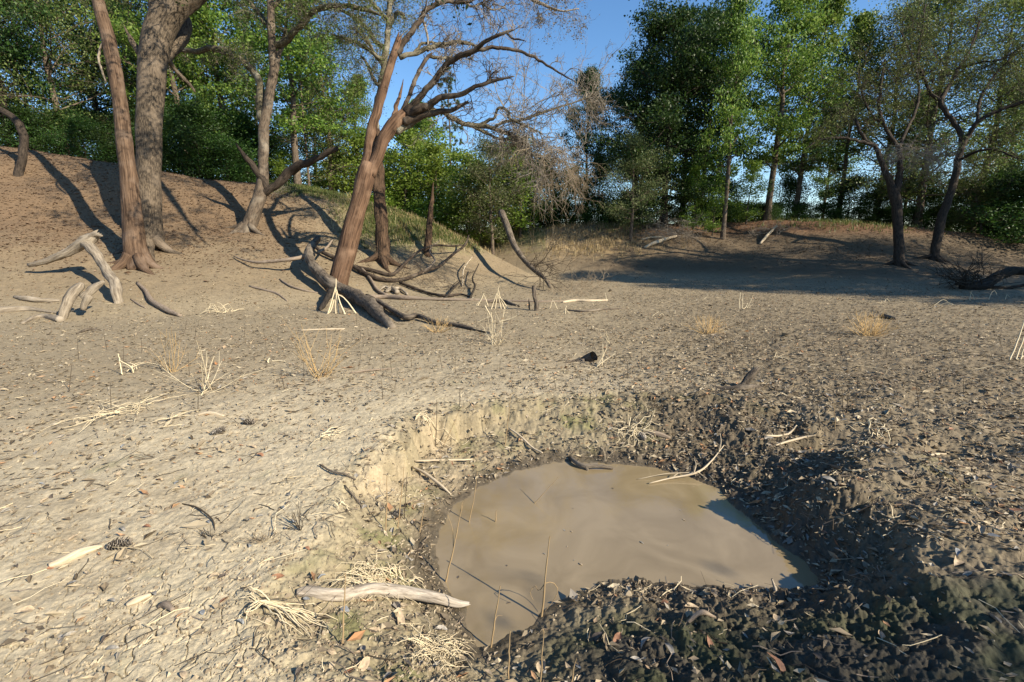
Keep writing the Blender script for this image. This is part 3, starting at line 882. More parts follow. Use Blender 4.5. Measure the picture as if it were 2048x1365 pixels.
def moss_tufts(mb, paths, rg, n, L=.35, r=.004):
    """short grey whiskers of moss and twig along the limbs"""
    for p in paths:
        q, d = along(p, rg, n, .15)
        twigs(mb, q, rg.normal(size=d.shape) * .7 + np.array([0, 0, -.25]), rg.uniform(.4, 1, n) * L, r, 2, rg, 4, .8, .08, .3)


# --- the mossy living tree standing behind the fork, with a hollow foot
def hollow_tree():
    root, b, t = bespoke("mossy_tree", 766, 524, "tall thin mossy tree with a split hollow foot just behind the leaning tree")
    mb = MB()
    pxlimb(mb, [(768, 540, 17), (766, 518, 14), (764, 480, 12.5), (762, 430, 13), (758, 390, 12.5), (757, 350, 11), (755, 300, 8.5), (752, 260, 8)], t, 24, 70, .14, ridges=.34)
    roots(mb, b, .3, [-.3, -1.3, -2.6], 1.0, rg)
    link_mesh("trunk", mb, M["snag_bark"], root)
    mb = MB()
    paths = [pxlimb(mb, [(752, 275, 8), (752, 230, 7.5), (760, 185, 7), (768, 130, 6.5), (773, 90, 6), (777, 45, 5.5), (779, 0, 5), (776, -60, 4), (770, -130, 2.5)], t, 12, 71, .1)[0]]
    link_mesh("upper_stem", mb, M["mossy_bark"], root)
    tips = []; mt = MB()
    for i, pts in enumerate([[(772, 98, 5), (752, 84, 4.5, .3), (734, 58, 4, .5), (700, 30, 3.5, .8), (655, 12, 2.5, 1)], [(776, 60, 5), (790, 30, 4.5, .2), (802, 28, 4), (812, 38, 2)],
                             [(768, 130, 5), (748, 108, 4.5), (725, 92, 4), (690, 78, 3), (665, 70, 1.5)], [(779, 10, 4), (800, -15, 3.6), (830, -20, 3), (862, -8, 1.5)],
                             [(762, 175, 4), (748, 160, 3.5), (735, 130, 3), (722, 112, 1.5)], [(776, 40, 4), (752, 15, 3.6, -.3), (730, -10, 3, -.5), (700, -20, 2, -.6)],
                             [(770, 118, 4), (752, 112, 3.5, -.4), (738, 88, 3, -.7), (712, 60, 1.6, -1)]]):
        mb = MB()
        p = pxlimb(mb, pts, t, 8, 80 + i, .1)[0]; paths.append(p)
        link_mesh("limb", mb, M["mossy_bark"], root)
        q, d = along(p, rg, 26, .2)
        twigs(mt, q, d * .6 + rg.normal(size=d.shape) * .6, rg.uniform(.4, .9, 26), .008, 3, rg, 4, .7, .03, .3, tips)
    q, d = along(paths[0], rg, 40, .45)
    twigs(mt, q, d * .3 + rg.normal(size=d.shape) * .7, rg.uniform(.3, .8, 40), .008, 3, rg, 4, .7, .03, .3, tips)
    link_mesh("twigs", mt, M["twig"], root)
    tp = np.concatenate(tips); tp = tp[rg.random(len(tp)) < .75]
    ml = MB(); leaves(ml, tp + rg.normal(size=tp.shape) * .05, .07, rg, .3, .5)
    link_mesh("crown", ml, M["grey_leaf"], root, smooth=False)


hollow_tree()


def small_snag():
    root, b, t = bespoke("snag", 856, 511, "short dark splintered tree snag tapering to a spike on the bank", "snag")
    mb = MB()
    pxlimb(mb, [(855, 522, 9), (855, 500, 7.5), (857, 470, 7), (861, 430, 5.5), (864, 398, 3.5), (867, 365, .8)], t, 14, 90, .16, ridges=.3)
    link_mesh("trunk", mb, M["snag_bark"], root)


small_snag()


# --- barkless reddish snag, far left, and the big oak just behind it
def red_snag():
    root, b, t = bespoke("bare_snag", 282, 534, "smooth barkless reddish brown trunk with a flared root, curving left at the top")
    mb = MB()
    pxlimb(mb, [(286, 545, 40), (280, 528, 33), (274, 505, 26), (268, 465, 23), (262, 405, 21), (256, 345, 18.5), (250, 300, 18), (245, 250, 16.5), (238, 190, 15.5), (229, 135, 16.5), (218, 85, 16), (207, 42, 15), (196, 0, 13.5), (184, -50, 13), (176, -110, 12), (170, -200, 9)], t, 30, 101, .05, ridges=.10, n=80)
    roots(mb, b, .42, [-.35, -.9, -2.3, 2.9], .75, rg)
    link_mesh("trunk", mb, M["red_wood"], root)
    mb = MB()
    pxlimb(mb, [(212, 165, 2), (200, 130, 3), (197, 110, 3), (205, 85, 2)], t - .1, 6, 102)
    link_mesh("splinter", mb, M["driftwood"], root)
    mb = MB()
    p, r = pxlimb(mb, [(176, -110, 8), (120, -150, 7, -1), (60, -210, 5, -2)], t, 10, 103)
    link_mesh("limb", mb, M["red_wood"], root)


red_snag()


def big_oak():
    root, b, t = bespoke("oak_tree", 301, 498, "massive grey brown oak trunk forking at the top, behind the barkless reddish trunk")
    t += .2
    mb = MB()
    pxlimb(mb, [(304, 512, 36), (302, 492, 30), (301, 460, 27), (299, 400, 26.5), (297, 330, 26.5), (299, 250, 27.5), (303, 170, 28.5), (306, 110, 31), (318, 62, 32), (345, 20, 31), (388, -20, 28), (440, -75, 25), (520, -160, 22), (600, -260, 16)], t, 30, 111, .05, ridges=.10, n=80)
    roots(mb, b, .45, [-.2, -1.1, -2.5], .7, rg)
    link_mesh("trunk", mb, M["oak_bark"], root)
    for i, (pts, jag) in enumerate([([(310, 90, 26), (312, 40, 19, .3), (312, -10, 16, .4), (306, -90, 14, .6), (290, -220, 9, 1)], 0),
                                    ([(322, 120, 15, .2), (345, 96, 15, .6), (366, 76, 14, .9), (373, 45, 11, 1.1), (368, 10, 9, 1.3), (385, -60, 6, 1.6)], 0),
                                    ([(282, 108, 9), (268, 90, 7.5), (259, 74, 5), (249, 54, 1.2)], .1),
                                    ([(335, 118, 6, .3), (350, 140, 5, .6), (378, 168, 4, .9), (390, 185, 2, 1)], 0)]):
        mb = MB(); pxlimb(mb, pts, t, 14, 120 + i, .09, jag=jag, ridges=.1)
        link_mesh("limb", mb, M["oak_bark"], root)
    # its crown hangs above the frame
    mt = MB(); tips = []
    st = P(rg.uniform(-60, 760, 120), rg.uniform(-330, -20, 120), t + rg.uniform(-2.5, 3, 120))
    twigs(mt, st, rg.normal(size=(120, 3)) + np.array([0, 0, .1]), rg.uniform(.8, 1.6, 120), .014, 3, rg, 4, .8, .03, .3, tips)
    st = P(rg.uniform(250, 1050, 110), rg.uniform(-620, -140, 110), t + rg.uniform(-7.5, -2, 110))  # unseen foliage added towards the sun to dapple trunks and bank
    twigs(mt, st, rg.normal(size=(110, 3)) + np.array([0, 0, .1]), rg.uniform(.8, 1.6, 110), .016, 3, rg, 4, .8, .03, .3, tips)
    mb = MB()
    for k, pts in enumerate([[(388, -20, 16), (480, -140, 14, -1), (620, -260, 11, -3), (800, -360, 8, -5), (1000, -420, 4, -6.5)], [(480, -140, 10, -1), (560, -320, 8, -3), (600, -480, 5, -5)], [(620, -260, 9, -3), (760, -220, 6, -4.5), (900, -200, 3, -6)]]):
        pxlimb(mb, pts, t, 10, 128 + k, .08)
    link_mesh("dapple_limb", mb, M["oak_bark"], root)  # unseen limbs added to carry the dappling foliage
    link_mesh("twigs", mt, M["dark_bark"], root)
    tp = np.concatenate(tips)
    tp = tp[(rg.random(len(tp)) < .8)]
    ml = MB(); leaves(ml, tp + rg.normal(size=tp.shape) * .1, .12, rg, .5, .5)
    link_mesh("crown", ml, M["oak_leaf"], root, smooth=False)


big_oak()


def bent_tree():
    root, b, t = bespoke("bent_tree", 40, 352, "small bent trunk bowing to the left near the top of the leafy bank")
    mb = MB()
    pxlimb(mb, [(36, 362, 13), (40, 340, 11), (46, 300, 10), (47, 268, 10), (36, 246, 10), (15, 228, 9), (-15, 210, 8.5), (-60, 170, 8), (-110, 100, 6), (-140, 0, 4)], t, 14, 131, .07, ridges=.1)
    link_mesh("trunk", mb, M["dark_bark"], root)


bent_tree()


def forked_tree():
    root, b, t = bespoke("forked_tree", 498, 462, "forked grey barked tree with a broken dead limb pointing right on the left bank")
    mb = MB()
    pxlimb(mb, [(488, 474, 22), (497, 455, 16), (510, 420, 14.5), (522, 385, 13.5), (526, 350, 11.5), (527, 300, 10.5), (527, 262, 11), (533, 225, 10), (541, 180, 9.5), (547, 140, 9), (545, 95, 8.5), (542, 50, 8), (541, 0, 7.5), (538, -60, 6), (530, -140, 4)], t, 20, 141, .07, ridges=.10)
    roots(mb, b, .3, [2.9, -2.4, -.6], .8, rg)
    link_mesh("trunk", mb, M["grey_bark"], root)
    paths = []
    for i, (pts, jag, mat) in enumerate([
            ([(526, 388, 8), (552, 372, 8.5), (576, 347, 9.5), (602, 330, 8.5, -.2), (635, 317, 6.5, -.4), (658, 303, 6, -.5), (674, 299, 4.5, -.5)], .25, "dark_bark"),
            ([(536, 380, 9), (520, 355, 8, -.1), (505, 332, 7, -.2), (490, 312, 5, -.3), (473, 290, 2, -.4)], .05, "dark_bark"),
            ([(524, 240, 9), (519, 205, 8), (521, 172, 8, .1), (508, 145, 7.5, .2), (488, 126, 7, .4), (455, 105, 7, .6), (425, 98, 7, .8), (395, 102, 6, 1), (350, 100, 5, 1.3)], 0, "mossy_bark"),
            ([(548, 90, 8), (565, 88, 7), (582, 70, 7, -.2), (603, 50, 6.5, -.4), (622, 27, 6, -.6), (645, 16, 5.5, -.8), (690, 12, 5, -1), (730, 20, 4, -1.2), (760, 30, 2, -1.4)], 0, "mossy_bark"),
            ([(541, 60, 6), (525, 36, 5.5, .3), (508, 15, 5, .5), (485, -10, 4, .7), (450, -40, 3, .9)], 0, "mossy_bark"),
            ([(550, 150, 6), (556, 118, 5.5), (566, 80, 4, .3), (570, 62, 2)], 0, "grey_bark"),
            ([(540, 20, 5), (570, -10, 4.5), (620, -40, 4), (700, -60, 3)], 0, "mossy_bark")]):
        mb = MB(); p = pxlimb(mb, pts, t, 12, 150 + i, .1, jag=jag, ridges=.1)[0]; paths.append(p)
        link_mesh("limb", mb, M[mat], root)
    mt = MB(); tips = []
    for p, n in ((paths[2], 40), (paths[3], 60), (paths[4], 30), (paths[6], 30)):
        q, d = along(p, rg, n, .25)
        twigs(mt, q, d * .4 + rg.normal(size=d.shape) * .7, rg.uniform(.4, 1.1, n), .009, 3, rg, 4, .7, .03, .3, tips)
    link_mesh("twigs", mt, M["twig"], root)
    tp = np.concatenate(tips); tp = tp[rg.random(len(tp)) < .9]
    ml = MB(); leaves(ml, tp + rg.normal(size=tp.shape) * .08, .085, rg, .4, .5)
    link_mesh("crown", ml, M["olive_leaf"], root, smooth=False)


forked_tree()


# --- the two dark trees at the right
def right_tree(px, py, trunk, limbs, label, seed, tips_extra=None):
    root, b, t = bespoke("forked_tree", px, py, label)
    mb = MB(); pxlimb(mb, trunk, t, 16, seed, .07, ridges=.12)
    roots(mb, b, .22, [-.4, -1.7, 2.6], .7, rg)
    link_mesh("trunk", mb, M["dark_bark"], root)
    mt = MB(); tips = []
    for i, (pts, n) in enumerate(limbs):
        mb = MB(); p = pxlimb(mb, pts, t, 8, seed + 1 + i, .09)[0]
        link_mesh("limb", mb, M["dark_bark"], root)
        if n:
            q, d = along(p, rg, n, .3)
            dd = d * .6 + rg.normal(size=d.shape) * .5 + np.array([0, 0, .25])
            twigs(mt, q, dd, rg.uniform(.6, 1.5, n), .012, 4, rg, 4, .55, .02, .22, tips)
    link_mesh("twigs", mt, M["dark_bark"], root)
    tp = np.concatenate(tips); tp = tp[rg.random(len(tp)) < .45]
    ml = MB(); leaves(ml, tp + rg.normal(size=tp.shape) * .05, .07, rg, .3, .5)
    link_mesh("crown", ml, M["olive_leaf"], root, smooth=False)
    return root, t


r1, t1 = right_tree(1798, 531, [(1798, 545, 17), (1798, 525, 12.5), (1797, 480, 11), (1795, 430, 11), (1790, 395, 12), (1783, 372, 9), (1771, 345, 7), (1760, 318, 6), (1755, 300, 5.5)],
                    [([(1755, 300, 5.25), (1745, 290, 4.88), (1730, 280, 4.5), (1718, 258, 3.75), (1708, 228, 3.0, .3), (1690, 205, 1.5, .6)], 12),
                     ([(1745, 290, 3.75), (1715, 282, 3.38, -.2), (1680, 276, 3.0, -.4), (1640, 280, 2.25, -.6), (1612, 298, 1.12, -.7)], 14),
                     ([(1792, 385, 9.75), (1798, 358, 8.25), (1800, 330, 6.0), (1798, 300, 4.88), (1782, 275, 4.5), (1768, 250, 4.12), (1758, 215, 3.75), (1762, 170, 3.0), (1770, 120, 2.25)], 22),
                     ([(1768, 250, 3.38), (1748, 235, 3.0, .4), (1735, 215, 2.55, .8), (1722, 180, 1.88, 1.2), (1715, 140, 1.12, 1.5)], 16),
                     ([(1798, 300, 3.75), (1812, 262, 3.75, .5), (1830, 225, 3.38, .8), (1838, 180, 3.0, 1.2), (1826, 120, 2.25, 1.5), (1800, 60, 1.5, 1.8)], 22)],
                    "dark trunked tree with low forking boughs, nearer of the two on the shaded right bank", 200)
# the pale grey besom of twigs hanging from its fork
mt = MB(); n = 70
st = P(rg.uniform(1795, 1870, n), rg.uniform(288, 315, n), t1 + rg.uniform(-.9, .1, n))
twigs(mt, st, np.column_stack([rg.normal(.1, .8, n), rg.normal(0, .5, n), rg.normal(.1, .4, n)]), rg.uniform(.5, 1.1, n), .008, 3, rg, 5, .55, .16, .2)
link_mesh("hanging_twigs", mt, M["twig"], r1)
r2, t2 = right_tree(1868, 521, [(1866, 535, 15), (1869, 515, 11), (1874, 480, 10.5), (1884, 435, 10), (1902, 385, 9), (1912, 345, 8.5), (1920, 308, 8), (1932, 275, 7.5)],
                    [([(1928, 285, 6.75), (1955, 245, 6.0, -.3), (1990, 225, 5.62, -.6), (2035, 208, 5.25, -.9), (2090, 190, 4.5, -1.2), (2160, 150, 3.0, -1.4)], 24),
                     ([(1925, 300, 6.0), (1918, 262, 6.0, .2), (1900, 236, 6.0, .4), (1882, 208, 6.0, .6), (1890, 186, 5.25, .8), (1905, 160, 4.5, 1), (1918, 135, 3.75, 1.2), (1940, 100, 3.0, 1.4), (1960, 40, 1.88, 1.6)], 34),
                     ([(1886, 205, 5.25, .6), (1862, 188, 4.5, .7), (1850, 160, 3.75, .8), (1835, 120, 3.0, .9), (1845, 60, 2.25, 1), (1850, 10, 1.5, 1.1)], 30),
                     ([(1912, 140, 3.38, 1.2), (1960, 125, 3.0, .8), (2000, 120, 2.25, .5), (2050, 90, 1.5, .2)], 24),
                     ([(1955, 247, 3.75, -.3), (1960, 200, 3.75, .1), (1990, 150, 3.0, .4), (2030, 110, 2.25, .7)], 24),
                     ([(1920, 320, 4.5), (1950, 305, 3.75, -.6), (1990, 300, 3.0, -1), (2040, 320, 1.88, -1.4)], 16)],
                    "dark tree leaning right on the shaded bank, right of the nearer forked one", 230)

# ------------------------------------------------------------------ woods: trees of a few kinds, each standing where it grows
def wood_tree(H, r0, lo, crad, prof, nl, nsub, leafn, lsize, sig, seed, up0=.2, up1=1.1, flat=.6, lean=0.0, fold=.55, spread=1.0):
    """trunk with limbs, and a crown of leaf clumps along the limbs; base at the origin"""
    g = np.random.default_rng(seed)
    w = MB(); lf = MB()
    k = 9
    z = np.linspace(0, 1, k)
    tp = np.column_stack([np.cumsum(g.normal(0, .012 * H, k)) * z + lean * z ** 1.5 * H, np.cumsum(g.normal(0, .012 * H, k)) * z, z * H * .95])
    tp[0] = (0, 0, -.25)
    tr = r0 * (1 - z) ** .8 + .012 * H * .12; tr[0] = r0 * 1.45; tr[1] = r0 * 1.0
    p, _ = tube(w, tp, tr, 12, 26, .06, seed, ridges=.1)
    cl = []
    for i in range(nl):
        f = lo + (1 - lo) * ((i + g.random()) / nl)
        fr = (f - lo) / (1 - lo)
        a = i * 2.4 + g.normal(0, .5)
        L = crad * prof(fr) * g.uniform(.65, 1.15)
        el = up0 + (up1 - up0) * fr + g.normal(0, .15)
        i0 = f * (len(p) - 1); j = min(int(i0), len(p) - 2); s = p[j] + (p[j + 1] - p[j]) * (i0 - j)
        pts = [s]; d = np.array([math.cos(a) * math.cos(el), math.sin(a) * math.cos(el), math.sin(el)])
        for q in range(5):
            d = d + g.normal(0, .16, 3) + np.array([0, 0, .03]); d /= np.linalg.norm(d)
            pts.append(pts[-1] + d * L / 5)
        pts = np.array(pts)
        rl = max(r0 * .38 * (1 - f * .75), .012)
        pl, _ = tube(w, pts, np.linspace(rl, rl * .15, 6), 6, 12, .06, seed + i)
        for q in (5, 8, 11):
            cl.append((pl[q], sig * g.uniform(.7, 1.2)))
        for q in range(nsub):
            o = pl[g.integers(3, 11)]
            d2 = d + g.normal(0, .9, 3) * spread; d2[2] = d2[2] * .7 + .12; d2 /= np.linalg.norm(d2)
            l2 = L * g.uniform(.25, .5)
            e = o + d2 * l2
            mid = (o + e) / 2 + g.normal(0, .05 * L, 3)
            tube(w, [o, mid, e], [rl * .4, rl * .25, rl * .08], 4, 5, 0, 0, cap=False)
            cl.append((e, sig * g.uniform(.6, 1.1))); cl.append((mid, sig * g.uniform(.5, .9)))
    cc = np.array([c for c, _ in cl]); ss = np.array([s for _, s in cl])
    wts = ss ** 2 * g.uniform(.3, 1.5, len(ss)); wts /= wts.sum()
    ci = g.choice(len(cc), leafn, p=wts)
    pos = cc[ci] + g.normal(size=(leafn, 3)) * ss[ci][:, None] * np.array([1, 1, flat])
    pos[:, 2] = np.maximum(pos[:, 2], .15)
    leaves(lf, pos, lsize, g, .45, fold)
    return w, lf


dome = lambda f: math.sin(math.pi * min(max(.18 + .78 * f, 0), 1)) ** .6
cone = lambda f: (1 - f) ** .75 + .12
egg = lambda f: math.sin(math.pi * (.1 + .86 * f) ** .8) ** .8
flatp = lambda f: .75 + .3 * math.sin(f * 3)


def pine(seed, H, bare):
    g = np.random.default_rng(seed)
    w = MB(); lf = MB()
    z = np.linspace(0, 1, 8)
    tp = np.column_stack([g.normal(0, .05, 8) * z, g.normal(0, .05, 8) * z, z * H]); tp[0, 2] = -.3
    p, _ = tube(w, tp, .17 * (1 - z * .85), 10, 24, .04, seed)
    cs = []
    for i in range(26):
        f = bare + (1 - bare) * (i + g.random()) / 26
        s = p[min(int(f * 23), 23)]
        a = i * 2.4; L = (1 - f) * 3.2 + .5; L *= g.uniform(.5, 1)
        e = s + np.array([math.cos(a) * L, math.sin(a) * L, L * g.uniform(0, .5)])
        m = (s + e) / 2 + np.array([0, 0, -.1])
        tube(w, [s, m, e], [.035, .025, .012], 5, 6, 0, 0)
        for q in range(5):
            cs.append(m + (e - m) * g.uniform(0, 1.05) + g.normal(0, .22, 3))
    cs = np.array(cs)
    n = 90
    c = np.repeat(cs, n, 0); d = g.normal(size=c.shape); d[:, 2] += .5; d /= np.linalg.norm(d, axis=1)[:, None]
    nl = g.uniform(.14, .26, len(c))[:, None]
    sd = np.cross(d, g.normal(size=c.shape)); sd /= np.linalg.norm(sd, axis=1)[:, None]
    v = np.stack([c, c + d * nl * .5 + sd * .016, c + d * nl, c + d * nl * .5 - sd * .016], 1)
    lf.add(v.reshape(-1, 3), np.arange(len(c) * 4).reshape(-1, 4))
    return w, lf


KINDS = {}
TOPS = {}            # height of each kind's crown top


def kind(key, wl, bark, leafm, name):
    me_w = wl[0].mesh(name + "_trunk"); me_w.materials.append(M[bark])
    me_l = wl[1].mesh(name + "_crown", smooth=False); me_l.materials.append(M[leafm])
    KINDS[key] = (name, me_w, me_l)
    zz = np.concatenate(wl[1].v)[:, 2]
    TOPS[key] = float(np.percentile(zz, 99.6))


#              H   r0  lo  crad prof nl nsub leafn lsize sig seed
kind("oakA", wood_tree(13, .24, .18, 5.0, dome, 40, 6, 46000, .18, .45, 301, -.15, .95, flat=.45), "dark_bark", "oak_leaf", "broadleaf_tree")
kind("oakB", wood_tree(13, .22, .20, 4.4, egg, 38, 6, 36000, .18, .42, 302, -.1, 1.0, flat=.4), "dark_bark", "oak_leaf", "broadleaf_tree")
kind("lightA", wood_tree(14, .2, .24, 3.5, egg, 38, 6, 24000, .19, .36, 303, .1, 1.05, flat=.4), "grey_bark", "light_leaf", "sweetgum_tree")
kind("lightB", wood_tree(14, .17, .3, 2.9, egg, 34, 5, 15000, .19, .34, 304, .3, 1.1, flat=.4), "grey_bark", "light_leaf", "sweetgum_tree")
kind("feather", wood_tree(11, .15, .15, 3.9, egg, 48, 8, 22000, .11, .4, 305, .1, 1.1, flat=.4), "grey_bark", "olive_leaf", "feathery_tree")
kind("grey", wood_tree(6, .10, .22, 2.2, egg, 38, 8, 15000, .085, .3, 306, .1, 1.0), "grey_bark", "grey_leaf", "grey_green_tree")
kind("sap", wood_tree(5, .045, .1, 1.25, egg, 26, 4, 4500, .13, .24, 307, .3, 1.1), "grey_bark", "sap_leaf", "sapling")
kind("bushA", wood_tree(3.6, .06, .04, 2.1, dome, 34, 6, 12000, .13, .36, 308, .1, 1.2), "dark_bark", "bush_leaf", "shrub")
kind("bushB", wood_tree(2.6, .05, .04, 1.9, dome, 30, 6, 8000, .13, .32, 309, .1, 1.2), "dark_bark", "bush_leaf", "shrub")
kind("pale", wood_tree(2.8, .04, .04, 1.7, dome, 26, 5, 5500, .13, .30, 319, .2, 1.2), "grey_bark", "sap_leaf", "shrub")
kind("darkbush", wood_tree(5, .07, .04, 2.4, dome, 40, 7, 17000, .13, .42, 312, .0, 1.2), "dark_bark", "oak_leaf", "shrub")
kind("pineA", pine(310, 15, .5), "grey_bark", "pine_leaf", "pine_tree")


def plant(key, x, y, scale, spin, label, group=None, sz=None, lean=(0, 0)):
    name, mw, ml = KINDS[key]
    z = float(macro(x, y))
    cat = {"shrub": "shrub", "sapling": "sapling"}.get(name, "tree")
    r = empty(name, (x, y, z - .05), label, cat, group)
    r.rotation_euler = (lean[0], lean[1], spin); r.scale = (scale, scale, sz or scale)
    for nm, me in (("trunk", mw), ("crown", ml)):
        o = bpy.data.objects.new(nm, me); C.objects.link(o); o.parent = r
    return r


def at(px, t, py=470):
    d = ray(px, py)
    return float(d[0] * t), float(d[1] * t)


def plant_px(key, px, t, top, label, group=None, wide=1.0, py=470, spin=None, lean=(0, 0)):
    """a tree at column px and depth t whose top reaches row top of the photograph"""
    x, y = at(px, t, py)
    z = float(macro(x, y))
    dtop = ray(px, top); zt = CAM_H + dtop[2] * (y / dtop[1])
    H0 = TOPS[key]
    s = (zt - z) / H0
    return plant(key, x, y, s * wide, rg.uniform(0, 6.28) if spin is None else spin, label, group, s, lean)


# far bank, from the gap in the middle to the right edge
plant_px("oakA", 1325, 27, -2, "large dark green oak at the left end of the tall trees on the far bank", wide=1.0, spin=.4)
plant_px("oakB", 1395, 29, 20, "dark green oak partly hidden behind the straight bare trunked tree", wide=.7)
plant_px("lightB", 1446, 24.5, -30, "tall straight tree with a bare lower trunk, foremost of the far bank woods", wide=.72, spin=1.0)
plant_px("lightA", 1530, 27, -60, "tall pale green sweetgum, brightest crown of the far bank trees", wide=.9, spin=2.2)
plant_px("lightA", 1585, 30, -10, "pale green sweetgum behind the brightest crown on the far bank", wide=.85)
plant_px("lightB", 1670, 30, 30, "slender green tree between the pale sweetgums and the dark forked tree", wide=.9)
plant_px("feather", 1745, 29, 0, "feathery olive tree rising behind the dark forked tree", wide=1.0)
plant_px("feather", 1830, 27, -40, "tall feathery olive tree between the two dark trunked trees of the right bank", wide=1.1)
plant_px("feather", 1940, 27, -30, "feathery olive tree behind the right leaning dark tree", wide=1.1)
plant_px("feather", 2040, 26, 60, "feathery olive tree at the right edge of the picture", wide=1.2)
plant_px("grey", 1262, 25, 262, "small grey green tree with drooping sparse foliage in front of the large dark oak", wide=1.0)
plant_px("oakB", 1172, 33, 140, "dark green tree rising behind the drooping dead twigs", wide=.62)
plant_px("darkbush", 1090, 31, 300, "dark green rounded tree left of the drooping dead twigs", wide=.9)
plant_px("darkbush", 1195, 30, 300, "dark shrub at the foot of the woods, behind the small grey green tree", wide=.8)
plant_px("oakA", 1262, 29, 90, "dark round headed oak at the left end of the far bank woods", wide=.85, spin=1.9)
plant_px("oakB", 1360, 31, 60, "dark oak filling the back of the far bank woods at their left end", wide=.85, spin=4.0)
for px in range(1215, 2060, 38):
    plant_px("bushB" if px % 4 else "bushA", px + rg.uniform(-12, 12), rg.uniform(26.8, 29), rg.uniform(398, 428), "dark shrub of the undergrowth below the tall trees of the far bank", "undergrowth shrubs on the far bank", wide=1.3)
plant_px("sap", 1385, 25.5, 330, "thin sapling in the shade at the foot of the large dark oak", wide=.9)
plant_px("sap", 1490, 26, 320, "leafy sapling between the straight tree and the pale sweetgum", wide=1.2)
plant_px("sap", 1425, 25, 345, "thin sapling just left of the straight bare lower trunk", wide=.9)
plant_px("feather", 1965, 23.5, 280, "small dark leaning tree at the top of the right bank", wide=.8, lean=(0, .25))
plant_px("bushA", 1995, 24, 330, "broad dark shrub at the right end of the bank, beside the small leaning tree", wide=1.3)
plant_px("bushA", 2080, 22, 300, "broad dark shrub cut by the right edge of the picture", wide=1.4)
for px, t, top in [(1250, 30, 385), (1370, 31, 370), (1440, 31, 350), (1570, 31, 350), (1690, 30, 345), (1740, 29, 370), (1800, 29, 350), (1850, 28, 370), (1900, 28, 350), (1950, 28, 370)]:
    plant_px("bushA" if (px // 10) % 2 else "darkbush", px, t, top, "dark shrub of the undergrowth below the tall trees of the far bank", "undergrowth shrubs on the far bank", wide=1.15)
for px, t, top in [(1280, 37, 230), (1640, 37, 200), (1800, 36, 180), (1980, 36, 150)]:
    plant_px("oakB" if px % 20 else "lightA", px, t, top, "tree of the second row showing through gaps between the front trees of the far bank", "second row trees on the far bank", wide=.8)

# the gap in the middle: saplings, pines and low pale green growth
plant_px("grey", 985, 26.5, 268, "small grey green tree on a curved trunk above the gully", wide=1.05, spin=.3)
plant_px("pineA", 905, 42, 110, "slender pine seen between the fanned limbs of the leaning tree", wide=.8)
plant_px("pineA", 676, 34, 110, "pine with a dark tuft of needles to the left of the leaning tree", wide=.9)
plant_px("pineA", 627, 29, 60, "pine with a straight bare trunk standing on the crest beside the broken limb", wide=.8)
plant_px("pineA", 640, 44, 200, "distant thin pine behind the broken limb", wide=.7)
for px, t, top in [(812, 31, 255), (880, 31, 285), (730, 31, 270), (690, 33, 300), (860, 36, 230), (915, 34, 300), (1035, 33, 285), (955, 36, 320), (780, 37, 300), (660, 36, 320)]:
    plant_px("sap", px, t, top, "bright green sapling in the sunny gap between the two woods", "saplings in the gap between the woods", wide=1.35)
for px, t, top in [(935, 28.5, 300), (1040, 28, 270), (960, 28, 330), (1015, 29, 335), (1060, 29.5, 320), (1110, 30, 340), (1150, 30, 330), (1000, 32, 290)]:
    plant_px("sap", px, t, top, "bright green sapling in the sunny gap between the two woods", "saplings in the gap between the woods", wide=1.5)
for px in (1095, 1130, 1165, 1200, 1235, 1270, 1440, 1475, 1410, 1495, 1515, 1545, 1600, 1640):
    plant_px("bushB", px, 29.6, 402, "dark shrub of the undergrowth below the tall trees of the far bank", "undergrowth shrubs on the far bank", wide=1.4)
plant_px("lightB", 838, 34, 200, "bright green young tree in the gap right of the leaning trunk", wide=1.0)
plant_px("lightA", 722, 32, 150, "pale green tree whose crown shows left of the leaning tree fork", wide=.8)
for px, t, top in [(700, 30, 395), (800, 32, 372), (850, 30, 395), (905, 30, 395), (940, 31, 390), (1010, 32, 380), (760, 30, 380), (1060, 32, 390), (1120, 31, 395), (660, 30, 380), (640, 31, 370), (880, 31, 380), (970, 31, 385), (820, 33, 340), (760, 33, 330)]:
    plant_px("pale", px, t, top, "low green shrub on the grassy crest below the saplings", "low shrubs on the grassy crest", wide=1.3)

# left woods on the bank top
plant_px("oakA", 60, 24, -300, "big dark oak at the far left, behind the bent trunk", wide=.7)
plant_px("feather", 165, 26, -160, "feathery olive tree left of the barkless trunk", wide=1.0)
plant_px("lightA", 395, 27, -160, "bright sweetgum between the massive oak trunk and the forked tree", wide=.9)
plant_px("lightA", 480, 30, -140, "green sweetgum rising behind the forked tree", wide=1.0)
plant_px("lightB", 605, 26.5, -80, "bright green sweetgum right of the forked tree", wide=1.3)
plant_px("oakB", 240, 32, -120, "dark oak seen between the two big trunks", wide=.75)
plant_px("feather", 668, 31, 60, "feathery tree with drooping sprays between the forked tree and the leaning tree", wide=1.1)
plant_px("oakA", -70, 23, -300, "dark oak cut by the left edge of the picture", wide=.8)
plant_px("feather", 330, 31, -60, "feathery tree further back, right of the massive trunk", wide=.9)
plant_px("darkbush", 415, 24.5, 195, "dense dark green shrub in front of the woods, left of the forked tree", wide=1.3)
plant_px("bushA", 345, 24, 250, "dense mid green shrub beside the massive oak trunk", wide=1.2)
plant_px("bushA", 470, 25, 270, "mid green shrub right behind the forked tree", wide=1.4)
plant_px("sap", 575, 27, 300, "small pale sapling on the crest just right of the forked tree", wide=1.4)
